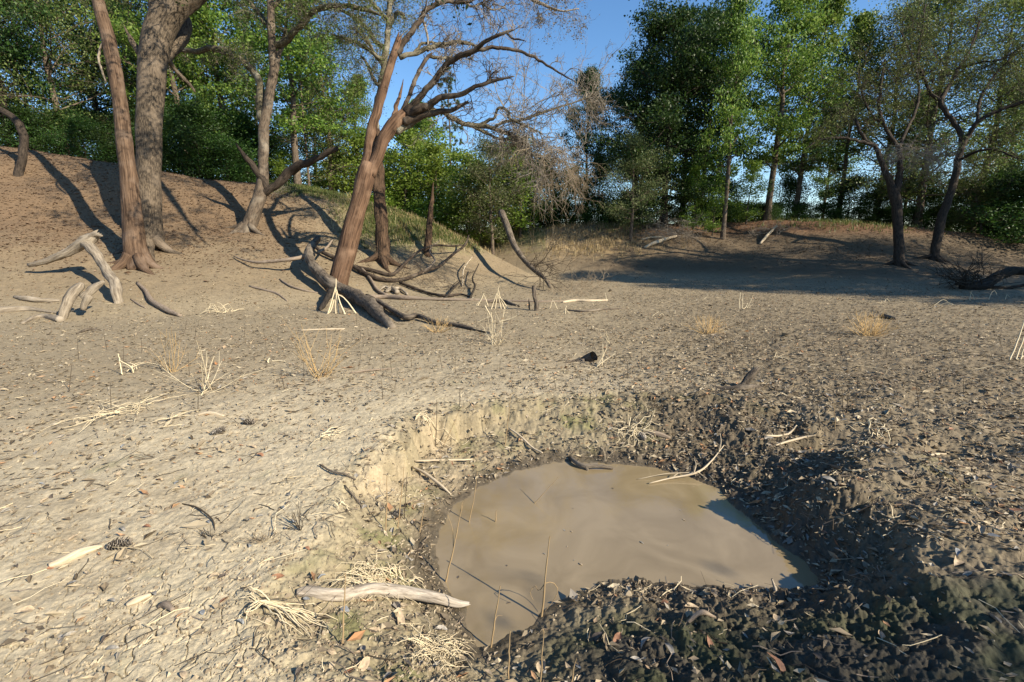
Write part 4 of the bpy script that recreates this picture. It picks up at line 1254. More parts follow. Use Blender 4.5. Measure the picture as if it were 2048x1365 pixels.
for k, (px, t, top) in enumerate([(-60, 24, 150), (20, 25, 190), (95, 24, 205), (200, 24, 225), (155, 26, 215), (300, 25, 215), (390, 27, 200), (450, 28, 215), (510, 28, 235), (545, 30, 260)]):
    plant_px(("darkbush", "bushA", "darkbush")[k % 3], px, t, top, "shrub of the shady thicket along the top of the left bank", "thicket shrubs on the left bank", wide=1.3)
for k, (px, t, top) in enumerate([(-120, 30, -60), (110, 33, -20), (300, 35, 20), (440, 36, 0), (540, 37, 60), (640, 38, 150)]):
    plant_px(("lightA", "feather", "oakB")[k % 3], px, t, top, "tree of the second row deep in the left woods", "second row trees in the left woods", wide=.85)

# trees to the right, outside the picture, that throw the shade on the right bank; unseen shrubs added to shade the near mud
SH = np.array([-S.x, -S.y]) / S.z           # shadow shift per metre of height


def shade_tree(key, sx, sy, zc, scale, sz, label):
    """tree whose crown centre at height zc shades the ground at sx, sy"""
    return plant(key, sx - SH[0] * zc, sy - SH[1] * zc, scale, rg.uniform(0, 6), label, None, sz)
shade_tree("oakA", 14.5, 17.0, 7.0, .85, 1.0, "spreading oak on the bank to the right, shading the right slope")
shade_tree("oakB", 10.6, 16.4, 11.0, .75, 1.25, "tall oak off to the side whose shadow reaches across the bed")
shade_tree("feather", 10.8, 20.6, 9.0, 1.0, 1.1, "thin feathery tree off to the side that dapples the right bank")
shade_tree("feather", 19.0, 20.0, 6.5, .9, .9, "lower thin feathery tree off to the side near the dappled right bank")
plant("darkbush", 10.3, -3.35, .62, 2.0, "second unseen dark shrub added to widen the shade on the near mud, farther out", None, .92)
plant("darkbush", 8.6, -3.3, .62, 1.0, "unseen dark shrub added to shade the near mud", None, .88)

# ------------------------------------------------------------------ things lying on and standing in the pond bed
rg = np.random.default_rng(23)


def gz(x, y):
    return float(ground_z(x, y)[0])


def lay(pts, lift=0.0):
    """pixels on the ground to points; a fourth value lifts a point above the ground in metres"""
    out = []
    for p in pts:
        h, t = hit(p[0], p[1])
        out.append((h[0], h[1], h[2] + (p[3] if len(p) > 3 else 0) + lift, p[2] * t / FPX))
    return np.array(out)


def lifted(px, py, ref, r):
    """point seen at a pixel at the same depth as the ground under the reference pixel"""
    h, t = hit(*ref)
    q = P(px, py, t)
    return (q[0], q[1], q[2], r * t / FPX)


def log(name, label, cat, pts, mat, seed, sides=14, lump=.1, jag=0, ridges=.15, branches=(), part="trunk", group=None, bname="branch"):
    """fallen wood: pts are (px, py, radius px, lift m) on the ground"""
    q = lay(pts)
    q[:, 2] += q[:, 3] * .55
    loc = q[0, :3].copy(); loc[2] = gz(loc[0], loc[1])
    root = empty(name, tuple(loc), label, cat, group) if branches else None
    mb = MB()
    tube(mb, q[:, :3], q[:, 3], sides, None if len(q) > 8 else max(14, len(q) * 5), lump, seed, True, jag, ridges)
    if root is None:
        o = link_mesh(name, mb, M[mat], None, loc=tuple(loc)); tag(o, label, cat, group); return o
    link_mesh(part, mb, M[mat], root)
    for i, br in enumerate(branches):
        bp, bm = br if isinstance(br, tuple) else (br, mat)
        b = lay(bp); b[:, 2] += b[:, 3] * .55
        mb = MB(); tube(mb, b[:, :3], b[:, 3], 9, max(10, len(b) * 4), lump, seed + 10 + i, True, 0, ridges * .6)
        link_mesh(bname, mb, M[bm], root)
    return root


# bleached driftwood on the left
def arch_log():
    h, t = hit(236, 606)
    root = empty("driftwood_log", tuple(h), "bleached grey arched driftwood log with two arms on the left bank", "driftwood")
    mb = MB()
    pxlimb(mb, [(58, 531, 5.95), (95, 522, 8.5), (130, 508, 11.05), (160, 490, 12.75), (178, 480, 14.45), (192, 470, 7.65)], t + 1.0, 18, 300, .12, jag=.15, ridges=.22)
    link_mesh("arm", mb, M["driftwood"], root)
    mb = MB()
    pxlimb(mb, [(165, 483, 12.75, 1.0), (186, 500, 11.9, .85), (205, 530, 10.62, .6), (222, 556, 11.9, .35), (234, 580, 12.75, .1), (238, 608, 10.2, 0), (238, 622, 6.8, -.05)], t, 18, 301, .12, ridges=.22)
    link_mesh("trunk", mb, M["driftwood"], root)
    mb = MB()
    pxlimb(mb, [(176, 478, 7.65), (192, 468, 6.8), (205, 472, 2.55)], t + .95, 10, 302, .1)
    link_mesh("stub", mb, M["driftwood"], root)


arch_log()


def stump_log():
    h, t = hit(128, 640)
    root = empty("driftwood_stump", tuple(h), "pale bent driftwood stump with a spreading root lying low at the left edge", "driftwood")
    mb = MB()
    pxlimb(mb, [(118, 648, 8, 0), (124, 635, 11, 0), (134, 608, 12, .05), (146, 588, 13, .1), (160, 572, 11, .15), (164, 566, 5, .15)], t, 16, 310, .1, ridges=.2)
    link_mesh("trunk", mb, M["driftwood"], root)
    mb = MB(); q = lay([(122, 644, 7, .03), (95, 636, 6, .03), (70, 638, 5, .02), (45, 648, 3.5, 0)]); tube(mb, q[:, :3], q[:, 3], 10, 18, .1, 311, ridges=.15)
    link_mesh("root", mb, M["driftwood"], root)
    mb = MB()
    pxlimb(mb, [(166, 598, 11, .2), (182, 582, 10, .25), (198, 570, 8, .3), (208, 563, 4, .3)], t, 12, 312, .1, ridges=.2)
    link_mesh("arm", mb, M["driftwood"], root)
    mb = MB()
    pxlimb(mb, [(166, 620, 7, .2), (172, 605, 9, .2), (180, 592, 9, .2)], t, 12, 313, .1, ridges=.2)
    link_mesh("root", mb, M["driftwood"], root)


stump_log()
log("driftwood_branch", "half buried pale driftwood branch at the very left edge of the bed", "driftwood", [(-20, 628, 9, 0), (20, 624, 7, 0), (60, 622, 5, 0), (100, 626, 3, 0), (118, 628, 2, 0)], "driftwood", 320)
log("driftwood_branch", "short pale driftwood piece lying behind the bent stump", "driftwood", [(30, 596, 3, 0), (50, 602, 5, .02), (80, 605, 5, .02), (120, 604, 3, 0)], "driftwood", 321)
log("branch", "curved grey branch lying between the driftwood and the middle of the bed", "branch", [(275, 568, 2.5, 0), (292, 586, 4, .02), (305, 608, 5, .03), (335, 626, 5.5, .03), (362, 634, 3, 0)], "grey_stick", 322, branches=[[(262, 600, 1.5, 0), (280, 612, 2, 0), (292, 618, 1, 0)]])
log("branch", "thin grey forked branch lying on the bare slope between the driftwood and the leaning tree", "branch", [(500, 575, 2, 0), (530, 583, 2.6, 0), (555, 590, 2.4, 0), (575, 604, 1.2, 0)], "grey_stick", 323)

# the crusted fallen log under the leaning tree
log("fallen_log", "dark crusted fallen log running from behind the foot of the leaning tree", "log",
    [(640, 528, 6.56, .75), (622, 545, 8.2, .6), (626, 562, 9.02, .45), (645, 580, 10.66, .35), (668, 596, 11.48, .25), (700, 604, 12.3, .15), (735, 620, 13.94, .08), (760, 640, 11.48, .02), (785, 658, 7.38, -.02)],
    "dark_log", 330, sides=22, lump=.22, ridges=.3,
    branches=[([(735, 604, 5.74, .1), (765, 616, 5.33, .06), (795, 634, 5.33, .05), (815, 645, 5.74, .06), (835, 640, 4.92, .06), (870, 650, 4.51, .03), (910, 654, 4.1, .02), (950, 662, 3.28, .01), (990, 670, 1.64, 0)], "dark_log"),
              ([(632, 547, 4.1, .55), (590, 550, 3.69, .45), (545, 546, 3.28, .3), (515, 540, 2.62, .2), (490, 530, 2.13, .12), (468, 517, 0.98, .05)], "grey_stick"),
              ([(640, 545, 3.28, .6), (655, 535, 2.46, .6), (668, 520, 1.64, .65)], "grey_stick"),
              ([(665, 600, 6.56, .2), (652, 614, 5.74, .1), (640, 622, 3.28, 0)], "black_wood"),
              ([(560, 560, 1.64, 0), (580, 575, 2.13, .02), (610, 584, 1.97, .01), (640, 588, 1.15, 0)], "grey_stick")])
log("fallen_branch", "long fallen branch with upturned tips, sprawling behind the leaning tree foot", "branch",
    [(626, 498, 2.88, .15), (640, 510, 3.6, .12), (660, 520, 3.96, .1), (700, 537, 4.32, .08), (735, 556, 4.32, .06), (770, 566, 3.96, .05), (810, 564, 3.6, .06), (850, 553, 3.02, .15), (880, 548, 2.88, .25), (905, 535, 2.45, .45), (930, 522, 2.16, .6), (938, 508, 1.44, .75)],
    "limb_bark", 340, sides=12,
    branches=[([(712, 540, 2.88, .08), (745, 546, 3.24, .06), (785, 556, 3.17, .08), (815, 542, 2.88, .3), (840, 530, 2.45, .5), (870, 520, 2.16, .55), (905, 518, 1.87, .5), (930, 518, 1.15, .55)], "limb_bark"),
              ([(800, 570, 2.88, .04), (850, 588, 2.88, .03), (890, 596, 2.88, .03), (920, 592, 2.16, .03), (945, 596, 1.08, 0)], "limb_bark"),
              ([(722, 540, 2.16, .06), (740, 562, 2.88, .05), (755, 585, 2.88, .04), (775, 596, 3.24, .03)], "grey_stick"),
              ([(845, 555, 2.16, .12), (870, 540, 1.73, .3), (860, 525, 1.44, .45), (880, 512, 0.72, .6)], "grey_stick"),
              ([(925, 575, 1.44, 0), (928, 552, 1.3, .25), (945, 535, 0.86, .4)], "pale_stick"),
              ([(890, 600, 2.16, .02), (908, 585, 2.16, .12), (922, 575, 1.73, .2)], "black_wood"),
              ([(940, 600, 2.16, .02), (950, 582, 2.16, .15), (945, 572, 1.44, .25), (958, 552, 0.86, .45)], "black_wood")])
log("fallen_branch", "pale stripped branch lying flat at the foot of the bank right of the crusted log", "branch",
    [(735, 598, 4.5, .02), (770, 598, 4.5, .02), (805, 600, 5, .02), (850, 601, 3.5, .01), (910, 602, 3, .01), (1000, 603, 2.4, 0), (1085, 605, 2.2, 0), (1130, 603, 1, 0)], "grey_stick", 345)
log("wood_chunk", "pale root chunk with three prongs lying behind the flat stripped branch", "driftwood", [(772, 588, 3, .02), (784, 584, 5, .05), (795, 590, 5, .03)], "driftwood", 346, branches=[[(784, 585, 4, .05), (800, 583, 3, .05), (815, 592, 2, .02)], [(783, 585, 3, .05), (770, 580, 2.5, .06), (758, 585, 1.4, .03)]])
log("branch", "small dark curved stick beside the pale stalk tripod", "branch", [(975, 607, 2, 0), (990, 606, 3.4, .02), (1010, 606, 3.2, .02), (1030, 612, 2.4, 0), (1040, 614, 1.2, 0)], "dark_log", 347)
log("branch", "pale straight branch lying right of the upright post", "branch", [(1125, 606, 2.2, 0), (1150, 604, 3, .01), (1180, 604, 2.6, .01), (1215, 602, 1.6, 0)], "pale_stick", 348)
log("branch", "long dark thin branch lying across the middle of the bed, in front of the post", "branch", [(1135, 622, 1.6, 0), (1170, 625, 2.2, .01), (1210, 621, 2, .01), (1250, 619, 1.1, 0)], "dark_log", 349)


def post():
    h, t = hit(1070, 622)
    mb = MB()
    pxlimb(mb, [(1072, 630, 4.5), (1073, 610, 4.4), (1070, 592, 4.2), (1067, 573, 4)], t, 10, 351, .1, jag=.03, ridges=.25)
    o = link_mesh("post", mb, M["dark_log"], None, loc=tuple(h)); tag(o, "weathered dark wooden post standing upright in the middle of the bed", "post")
    h, t = hit(1059, 620)
    mb = MB(); pxlimb(mb, [(1060, 624, 1.8), (1058, 608, 1.6), (1058, 598, .8)], t, 6, 352, .1)
    o = link_mesh("stick", mb, M["dark_log"], None, loc=tuple(h)); tag(o, "thin upright stick just left of the weathered post", "stick")


post()


# the leaning dead pole and its twiggy head in the gully
def dead_pole():
    b, tb = hit(1005, 452); e, te = hit(1105, 583)
    tb = min(tb, te + 4.5)
    root = empty("dead_tree", tuple(b), "slender dead tree leaning down the gully with a twiggy head at its lower end", "dead tree")
    pts = []
    for f, (px, py, r) in zip(np.linspace(0, 1, 7), [(1003, 425, 7), (1015, 455, 7), (1028, 490, 6.2), (1048, 520, 5.2), (1070, 542, 4.6), (1088, 556, 4), (1100, 575, 2.5)]):
        t = (tb + .2) * (1 - f) + te * f
        q = P(px, py, t); pts.append((*q, r * t / FPX))
    pts = np.array(pts)
    mb = MB(); p, r = tube(mb, pts[:, :3], pts[:, 3], 10, 40, .06, 360, ridges=.1)
    link_mesh("trunk", mb, M["dark_log"], root)
    mt = MB()
    q, d = along(p, rg, 22, .55)
    dd = d * .5 + rg.normal(size=d.shape) * .5 + np.array([.45, 0, .25])
    twigs(mt, q, dd, rg.uniform(.6, 1.8, 22), .014, 3, rg, 4, .5, .02, .15)
    link_mesh("twigs", mt, M["stem"], root)


dead_pole()


def gully_brush():
    h, t = hit(1150, 578)
    mt = MB(); n = 60
    st = np.array([hit(a, b)[0] for a, b in zip(rg.uniform(1105, 1200, n), rg.uniform(555, 592, n))])
    twigs(mt, st, np.column_stack([rg.normal(.2, .7, n), rg.normal(0, .5, n), np.abs(rg.normal(.4, .3, n))]), rg.uniform(.3, .8, n), .008, 3, rg, 4, .7, .03, .2)
    o = link_mesh("brush_pile", mt, M["brown_twig"], None, loc=tuple(h)); tag(o, "dark tangle of fallen twigs at the mouth of the gully", "brush pile")


gully_brush()


def brush(px, py, w, hgt, label, mat, n, L):
    h, t = hit(px, py)
    mt = MB()
    st = h + np.column_stack([rg.normal(0, w, n), rg.normal(0, w * .7, n), np.abs(rg.normal(0, hgt, n))])
    st[:, 2] = np.maximum(st[:, 2], ground_z(st[:, 0], st[:, 1]))
    twigs(mt, st, np.column_stack([rg.normal(0, 1, n), rg.normal(0, .7, n), rg.normal(.1, .25, n)]), rg.uniform(.5, 1, n) * L, .009, 3, rg, 4, .6, .02, .15)
    o = link_mesh("brush_pile", mt, M[mat], None, loc=tuple(h)); tag(o, label, "brush pile")


brush(1345, 478, .75, .35, "grey heap of dead brush on the far bank below the tall oaks", "twig", 110, 1.1)
brush(1535, 468, .5, .2, "small grey brush heap beside a pale broken limb on the far bank", "twig", 30, .8)
brush(800, 560, .9, .05, "low tangle of thin dead branches spread right of the leaning tree foot", "limb_bark", 26, 1.5)
brush(900, 580, .7, .06, "tangle of thin dark twigs at the end of the long fallen branch", "limb_bark", 22, 1.1)
brush(820, 420, .9, .1, "thin scatter of dead twigs on the grassy spur behind the leaning tree", "twig", 50, .8)
brush(545, 392, .4, .12, "pale dead twigs on the crest left of the forked tree", "twig", 24, .8)
log("branch", "bleached broken limb lying on the far bank in front of the grey brush heap", "branch", [(1288, 497, 2, 0), (1310, 492, 3.4, .1), (1335, 485, 3, .15), (1352, 482, 2, .2)], "pale_stick", 371)
log("branch", "pale thin limb lying above the bleached one beside the grey brush heap", "branch", [(1283, 480, 1.4, 0), (1310, 478, 2.2, .05), (1340, 480, 1.6, .05)], "pale_stick", 372)
log("branch", "pale limb leaning out of the small brush heap on the shaded far bank", "branch", [(1520, 490, 2, 0), (1535, 478, 2.6, .15), (1552, 466, 2, .3)], "pale_stick", 373)


# the dark uprooted log at the right edge
def root_log():
    h, t = hit(1950, 580)
    root = empty("uprooted_log", tuple(h), "black uprooted log with a tangle of roots at the right edge of the bed", "log")
    mb = MB()
    pxlimb(mb, [(1925, 572, 12), (1950, 574, 15), (1972, 568, 15, .1), (1995, 552, 13, .2), (2022, 543, 12, .3), (2060, 545, 11, .4), (2120, 560, 9, .5), (2200, 575, 5, .6)], t, 18, 380, .14, ridges=.25)
    link_mesh("trunk", mb, M["black_wood"], root)
    mb = MB()
    pxlimb(mb, [(1985, 575, 5, .2), (2020, 576, 5, .1), (2060, 568, 4, 0), (2110, 560, 2, 0)], t, 10, 381, .1)
    link_mesh("limb", mb, M["black_wood"], root)
    mt = MB(); n = 46
    st = P(rg.normal(1938, 14, n), rg.normal(566, 8, n), t + rg.normal(0, .25, n))
    twigs(mt, st, np.column_stack([rg.normal(-.3, .6, n), rg.normal(0, .5, n), np.abs(rg.normal(.6, .4, n))]), rg.uniform(.4, 1.1, n), .018, 2, rg, 4, .5, .02, .2, sides=4)
    link_mesh("roots", mt, M["stem"], root)


root_log()

# half buried stump and hollow wood on the bed
def snag_piece():
    h, t = hit(1490, 778)
    root = empty("stump", tuple(h), "dark leaning stump prong sticking out of the mud above the pit", "stump")
    mb = MB(); pxlimb(mb, [(1462, 782, 6), (1482, 772, 7.5), (1498, 758, 8.5), (1507, 745, 7.5), (1516, 735, 4)], t, 14, 390, .12, jag=.015, ridges=.3)
    link_mesh("prong", mb, M["dark_log"], root)
    mb = MB(); q = lay([(1420, 774, 3, 0), (1445, 778, 5, 0), (1480, 782, 6, .01), (1512, 779, 5, .01), (1524, 776, 2, 0)]); tube(mb, q[:, :3], q[:, 3], 10, 16, .12, 391, ridges=.2)
    link_mesh("root", mb, M["dark_log"], root)
    h, t = hit(1180, 724)
    root = empty("hollow_log", tuple(h), "small dark hollow log end lying on the bed beside a pale stalk", "log")
    a = P(1188, 713, t); b = P(1168, 723, t + .12)
    d = (b - a) / np.linalg.norm(b - a)
    mb = MB()
    r = 11 * t / FPX
    k = 18
    for rr, sgn in ((r, 1), (r * .78, -1)):
        tube(mb, [a, a + d * .10, a + d * .2, a + d * .34], [rr, rr * .95, rr * .8, rr * .45], k, 12, .05, 392, cap=False)
    link_mesh("shell", mb, M["dark_log"], root)
    mb = MB(); q = lay([(1168, 724, 7, 0), (1150, 724, 4, 0), (1128, 727, 1.5, 0)]); tube(mb, q[:, :3], q[:, 3], 8, 12, .1, 393)
    link_mesh("tail", mb, M["dark_log"], root)


snag_piece()
log("branch", "dark flat weathered branch lying on the right of the bed near the golden weeds", "branch", [(1740, 636, 3, 0), (1765, 636, 4.5, .02), (1790, 641, 3.4, .01)], "dark_log", 395)

# the wet crusted log at the water's edge
def wet_log():
    pts = [(594, 1189, 6, 0), (615, 1194, 11, .0), (650, 1198, 12.5, .01), (690, 1200, 12.5, .015), (735, 1196, 12.5, .02), (780, 1198, 12, .02), (830, 1205, 11.5, .015), (880, 1213, 10, .01), (915, 1216, 7.5, .0), (935, 1214, 4, -.0)]
    q = lay(pts); q[:, 2] = np.linspace(q[0, 2], max(q[-1, 2], WATER_Z + .005), len(q)) * .5 + q[:, 2] * .5
    q[:, 2] += q[:, 3] * .75
    mb = MB(); tube(mb, q[:, :3], q[:, 3], 26, 90, .05, 400, True, 0.02, .10)
    o = link_mesh("log", mb, M["wet_log"], None, loc=tuple(q[0, :3])); tag(o, "mud coated pale log lying with its tip in the near left edge of the water", "log")


wet_log()


def puddle_stick():
    z = WATER_Z
    q = np.array([(*on_plane(px, py, z + l), z + l) for px, py, l in [(1140, 914, .03), (1155, 927, .03), (1172, 933, .028), (1195, 933, .025), (1225, 937, .012)]])
    root = empty("stick", tuple(q[0]), "dark bent stick lying at the far edge of the muddy water", "stick")
    mb = MB(); tube(mb, q, np.array([5, 7, 7.5, 5.5, 4]) * 3.0 / FPX * .9, 10, 24, .12, 410, True, .01, .2)
    link_mesh("trunk", mb, M["dark_log"], root)
    a = q[2]; b = np.array((*on_plane(1176, 942, z), z - .01))
    mb = MB(); tube(mb, [a, (a + b) / 2, b], [.02, .015, .007], 8, 8, .1, 411)
    link_mesh("stub", mb, M["dark_log"], root)
    c = lambda px, py, l: np.array((*on_plane(px, py, z + l), z + l))
    p0 = [c(1298, 967, .01), c(1340, 957, .02), c(1392, 946, .05), c(1420, 925, .10), c(1448, 891, .20)]
    root = empty("branch", tuple(p0[2]), "bleached forked twig reaching from the far bank over the muddy water", "branch")
    mb = MB(); tube(mb, p0, [.004, .007, .009, .007, .003], 7, 24, .06, 420)
    link_mesh("trunk", mb, M["pale_stick"], root)
    mt = MB()
    for pp in ([c(1400, 945, .06), c(1370, 946, .04), c(1330, 948, .03), c(1275, 959, .005)], [c(1396, 945, .05), c(1410, 955, .03), c(1424, 966, .0)], [c(1425, 922, .1), c(1445, 935, .07), c(1466, 948, .02)],
               [c(1437, 905, .16), c(1442, 885, .24), c(1440, 866, .3)], [c(1388, 946, .06), c(1392, 930, .1), c(1388, 918, .13)], [c(1345, 956, .02), c(1354, 948, .04), c(1362, 946, .05)]):
        tube(mt, pp, np.linspace(.005, .002, len(pp)), 5, 10, .03, 0)
    link_mesh("twigs", mt, M["pale_stick"], root)


puddle_stick()

for i, (label, pts, mat) in enumerate([
        ("pale straight stick lying on the dark mud right of the pit", [(1530, 884, 1.6, .0), (1555, 878, 2.4, .01), (1577, 872, 2.2, .01), (1592, 862, 1.2, .02)], "pale_stick"),
        ("pale crooked stick lying below the straight one right of the pit", [(1550, 898, 1.4, 0), (1580, 889, 2.2, .01), (1610, 884, 2, .01), (1630, 880, 1, .01)], "pale_stick"),
        ("short white stick on the dark lumpy mud at the right", [(1860, 917, 2, .01), (1875, 915, 2.4, .01), (1892, 913, 1.4, .01)], "pale_stick"),
        ("flat pale bark strip lying beside the pine cone at the lower left", [(100, 1138, 6, .0), (130, 1126, 9, .004), (165, 1113, 9, .004), (205, 1098, 4, .0)], "pale_stick"),
        ("yellowish bark strip on the cracked mud at the lower left", [(255, 1218, 4, 0), (275, 1208, 7, .003), (302, 1193, 4, 0)], "pale_stick"),
        ("grey curled bark piece on the cracked mud at the lower left", [(318, 1212, 5, .01), (332, 1217, 7, .015), (347, 1226, 4, .01)], "grey_stick"),
        ("pale splintered wood sliver on the mud left of the straw bundle", [(395, 832, 2, 0), (420, 831, 4, .005), (448, 833, 2, 0)], "pale_stick"),
        ("dark thin twig lying down the left side of the pit", [(640, 935, 1.6, .01), (665, 950, 2, .015), (690, 956, 2, .015), (712, 963, 1.2, .01)], "dark_log"),
        ("straight dark twig sloping towards the water on the left side of the pit", [(690, 978, 1.4, .01), (708, 1000, 2, .02), (725, 1022, 1.4, .01)], "dark_log"),
        ("reddish dry stem lying from the sandy cut towards the water", [(825, 940, 2, .02), (850, 955, 3, .02), (880, 975, 3, .02), (902, 994, 1.6, .01)], "pale_stick"),
        ("pale straight stem lying across the mud between the cut and the water", [(830, 935, 1.6, .01), (870, 931, 2, .02), (930, 926, 1.8, .02), (945, 924, 1, .02)], "pale_stick"),
        ("pale stem slanting down the cut to the far left edge of the water", [(1018, 862, 1.6, .03), (1040, 882, 2, .03), (1065, 900, 2, .02), (1085, 914, 1.4, .01)], "pale_stick"),
        ("short stick half sunk in mud on the near dark shore", [(1375, 1258, 3, .0), (1400, 1249, 5, .01), (1430, 1239, 3, .0)], "grey_stick"),
        ("flat grey wood piece lying on the far slope of the pit", [(1285, 872, 2, 0), (1310, 874, 6, .01), (1340, 880, 3, 0)], "grey_stick"),
        ("dark twig on the pale mud left of the pit", [(365, 1010, 1, 0), (395, 1020, 1.6, .01), (425, 1045, 1.4, .01), (430, 1062, .8, 0)], "stem"),
        ("thin straw stalk lying across the mud near the mid left", [(60, 1120, .8, 0), (200, 1060, 1.0, 0), (300, 1000, .6, 0)], "stem"),
        ("grey stick lying flat in the middle of the bed left of the pit", [(600, 662, 1.4, 0), (650, 661, 2, .01), (690, 660, 1.4, 0)], "pale_stick"),
        ("thin pale stick lying below the golden weeds at left", [(700, 748, 1.6, 0), (740, 744, 2.2, .01), (790, 738, 1, 0)], "grey_stick"),
        ("dark short stick lying in front of the bent driftwood stump", [(155, 668, 2, 0), (178, 662, 3, .01), (198, 660, 1.4, 0)], "dark_log")]):
    if i == 15: continue
    log("stick", label, "stick", pts, mat, 430 + i, sides=9, lump=.08, ridges=.1)

# ------------------------------------------------------------------ straw coloured dead plants


def straw_bundle(px, py, label, n, L, ang, spread, r=.0035, arch=.06, seed=0):
    """dead plant flopped on the mud: pale strands running out of one crown"""
    h, t = hit(px, py)
    g = np.random.default_rng(seed + 900)
    a = ang + g.normal(0, spread, n)
    l = L * g.uniform(.4, 1.1, n)
    jit = .3 * L if spread >= 1.5 else .012; cur = .026 if spread >= 1.5 else .010
    k = 7; s = np.linspace(0, 1, k)
    x = h[0] + g.normal(0, jit, n)[:, None] + np.cos(a)[:, None] * l[:, None] * s + np.cumsum(g.normal(0, cur, (n, k)), 1) * (l[:, None] / .3)
    y = h[1] + g.normal(0, jit, n)[:, None] + np.sin(a)[:, None] * l[:, None] * s + np.cumsum(g.normal(0, cur, (n, k)), 1) * (l[:, None] / .3)
    z = ground_z(x.ravel(), y.ravel()).reshape(n, k) + .006 + arch * g.uniform(.2, 1.2, n)[:, None] * np.sin(s * np.pi * .9)[None, :] * (l[:, None] / L) + .02 * (1 - s)
    mb = MB(); strands(mb, np.stack([x, y, z], -1), r * g.uniform(.5, 1.2, n)[:, None] * np.linspace(1, .45, k)[None, :], 4)
    o = link_mesh("straw_clump", mb, M["straw"], None, loc=tuple(h)); tag(o, label, "dead plant")


straw_bundle(535, 1218, "bleached dead plant fanned out to the right beside the mud coated log", 26, .30, -.35, .22, .0034, .03, 1)
straw_bundle(533, 1216, "splayed pale roots of the fanned dead plant left of the mud coated log", 14, .14, 3.9, 1.0, .003, .05, 2)
straw_bundle(740, 1165, "tangled pile of bleached straw just above the mud coated log", 120, .17, .0, 2.0, .0022, .05, 3)
straw_bundle(795, 1172, "smaller straw tangle at the right end of the straw pile above the mud coated log", 26, .10, .5, 2.0, .003, .05, 4)
straw_bundle(865, 1305, "matted bleached straw at the bottom edge below the mud coated log", 120, .16, .3, 1.5, .0021, .04, 5)
straw_bundle(245, 828, "dry straw clump with a long tail lying on the pale mud at the left", 34, .40, 2.9, 1.6, .004, .05, 6)
straw_bundle(345, 842, "thin spread of straw right of the dry clump with the long tail", 12, .30, 2.6, .9, .0035, .04, 7)
straw_bundle(662, 874, "small star of pale straw at the rim left of the sandy cut", 12, .16, .5, 1.6, .005, .03, 8)
straw_bundle(445, 628, "arched clump of straw on the bed left of the leaning tree", 16, .45, 3.0, 1.6, .007, .22, 9)
straw_bundle(265, 745, "forked yellow straw stalk lying at the left of the bed", 6, .40, 2.1, .9, .007, .08, 10)
straw_bundle(680, 1020, "tiny straw tuft on the left slope of the pit", 12, .06, 0, 2.0, .003, .03, 11)
straw_bundle(1750, 872, "small pale star of straw on the dark mud at the right", 11, .20, 2.8, 1.5, .005, .08, 12)
straw_bundle(1722, 895, "little reddish straw tuft left of the pale star of straw", 9, .12, 4.5, .7, .004, .06, 13)
straw_bundle(840, 838, "pale straw draped over the top of the sandy cut", 10, .35, -.3, .8, .004, .03, 14)
straw_bundle(1262, 872, "loose straw heap on the far slope of the pit", 40, .22, 0, 2.0, .0045, .06, 15)
straw_bundle(1550, 720, "short pale straw lying right of the dark stump prong", 6, .3, .2, 1.2, .005, .03, 16)


def stalks(px, py, legs, label, mat="straw", r=.011, apex=None, name="dead_stalks", group=None, wig=.015):
    """upright broken stalks: each leg a list of pixels at the depth of the foot"""
    h, t = hit(px, py)
    mb = MB()
    for j, lg in enumerate(legs):
        n = len(lg)
        g = np.random.default_rng(int(px * 7 + py + j))
        q = P(np.array([a[0] for a in lg], float), np.array([a[1] for a in lg], float), t + np.linspace(0, 1, n) * 0 + g.normal(0, .05) * np.linspace(-1, .2, n))
        q[0, 2] = min(q[0, 2], gz(q[0, 0], q[0, 1])) if abs(q[0, 2] - gz(q[0, 0], q[0, 1])) < .25 else q[0, 2]
        q = spline(q, max(8, n * 3)); q[1:] += g.normal(0, wig * .15, (len(q) - 1, 3))
        strands(mb, q[None], (r * np.linspace(1, .5, len(q)))[None], 5)
    o = link_mesh(name, mb, M[mat], None, loc=tuple(h)); tag(o, label, "dead plant", group)


stalks(672, 628, [[(672, 630), (671, 600), (672, 558)], [(655, 632), (664, 600), (671, 575)], [(690, 628), (680, 605), (673, 580)], [(712, 622), (690, 598), (676, 590)], [(640, 636), (660, 624), (668, 600)], [(678, 632), (675, 610), (672, 585)]], "pale tripod of dead stalks in front of the leaning tree and crusted log", r=.02)
stalks(962, 612, [[(950, 622), (962, 600), (968, 587)], [(978, 618), (972, 600), (968, 590)], [(935, 632), (955, 608), (966, 592)]], "left hand pale stalk tripod behind the end of the crusted log branch", r=.014)
stalks(995, 618, [[(990, 624), (993, 600), (998, 572)], [(1010, 620), (1000, 595), (997, 580)], [(975, 640), (985, 612), (994, 586)], [(1004, 626), (999, 602), (996, 590)], [(1016, 612), (1004, 600), (996, 592)]], "tallest pale stalk tripod, left of the upright post", r=.014)
stalks(985, 645, [[(985, 655), (983, 635), (982, 625)], [(945, 650), (965, 640), (983, 632)], [(1000, 642), (1020, 638), (1034, 632)], [(970, 612), (978, 626), (984, 640)]], "spread of broken pale stalks just below the tallest tripod", r=.012)
stalks(1132, 628, [[(1130, 636), (1131, 620), (1133, 612)], [(1112, 636), (1124, 630), (1132, 618)], [(1150, 634), (1140, 628), (1132, 620)]], "low pale stalk tripod to the right of the post", r=.011)
stalks(1102, 618, [[(1085, 630), (1098, 620), (1106, 598)], [(1115, 612), (1108, 604), (1104, 600)]], "bent pale stalk between the post and the low tripod", r=.010)
stalks(1215, 602, [[(1214, 606), (1212, 594), (1210, 585)]], "single short pale stalk beyond the low tripod", r=.010)
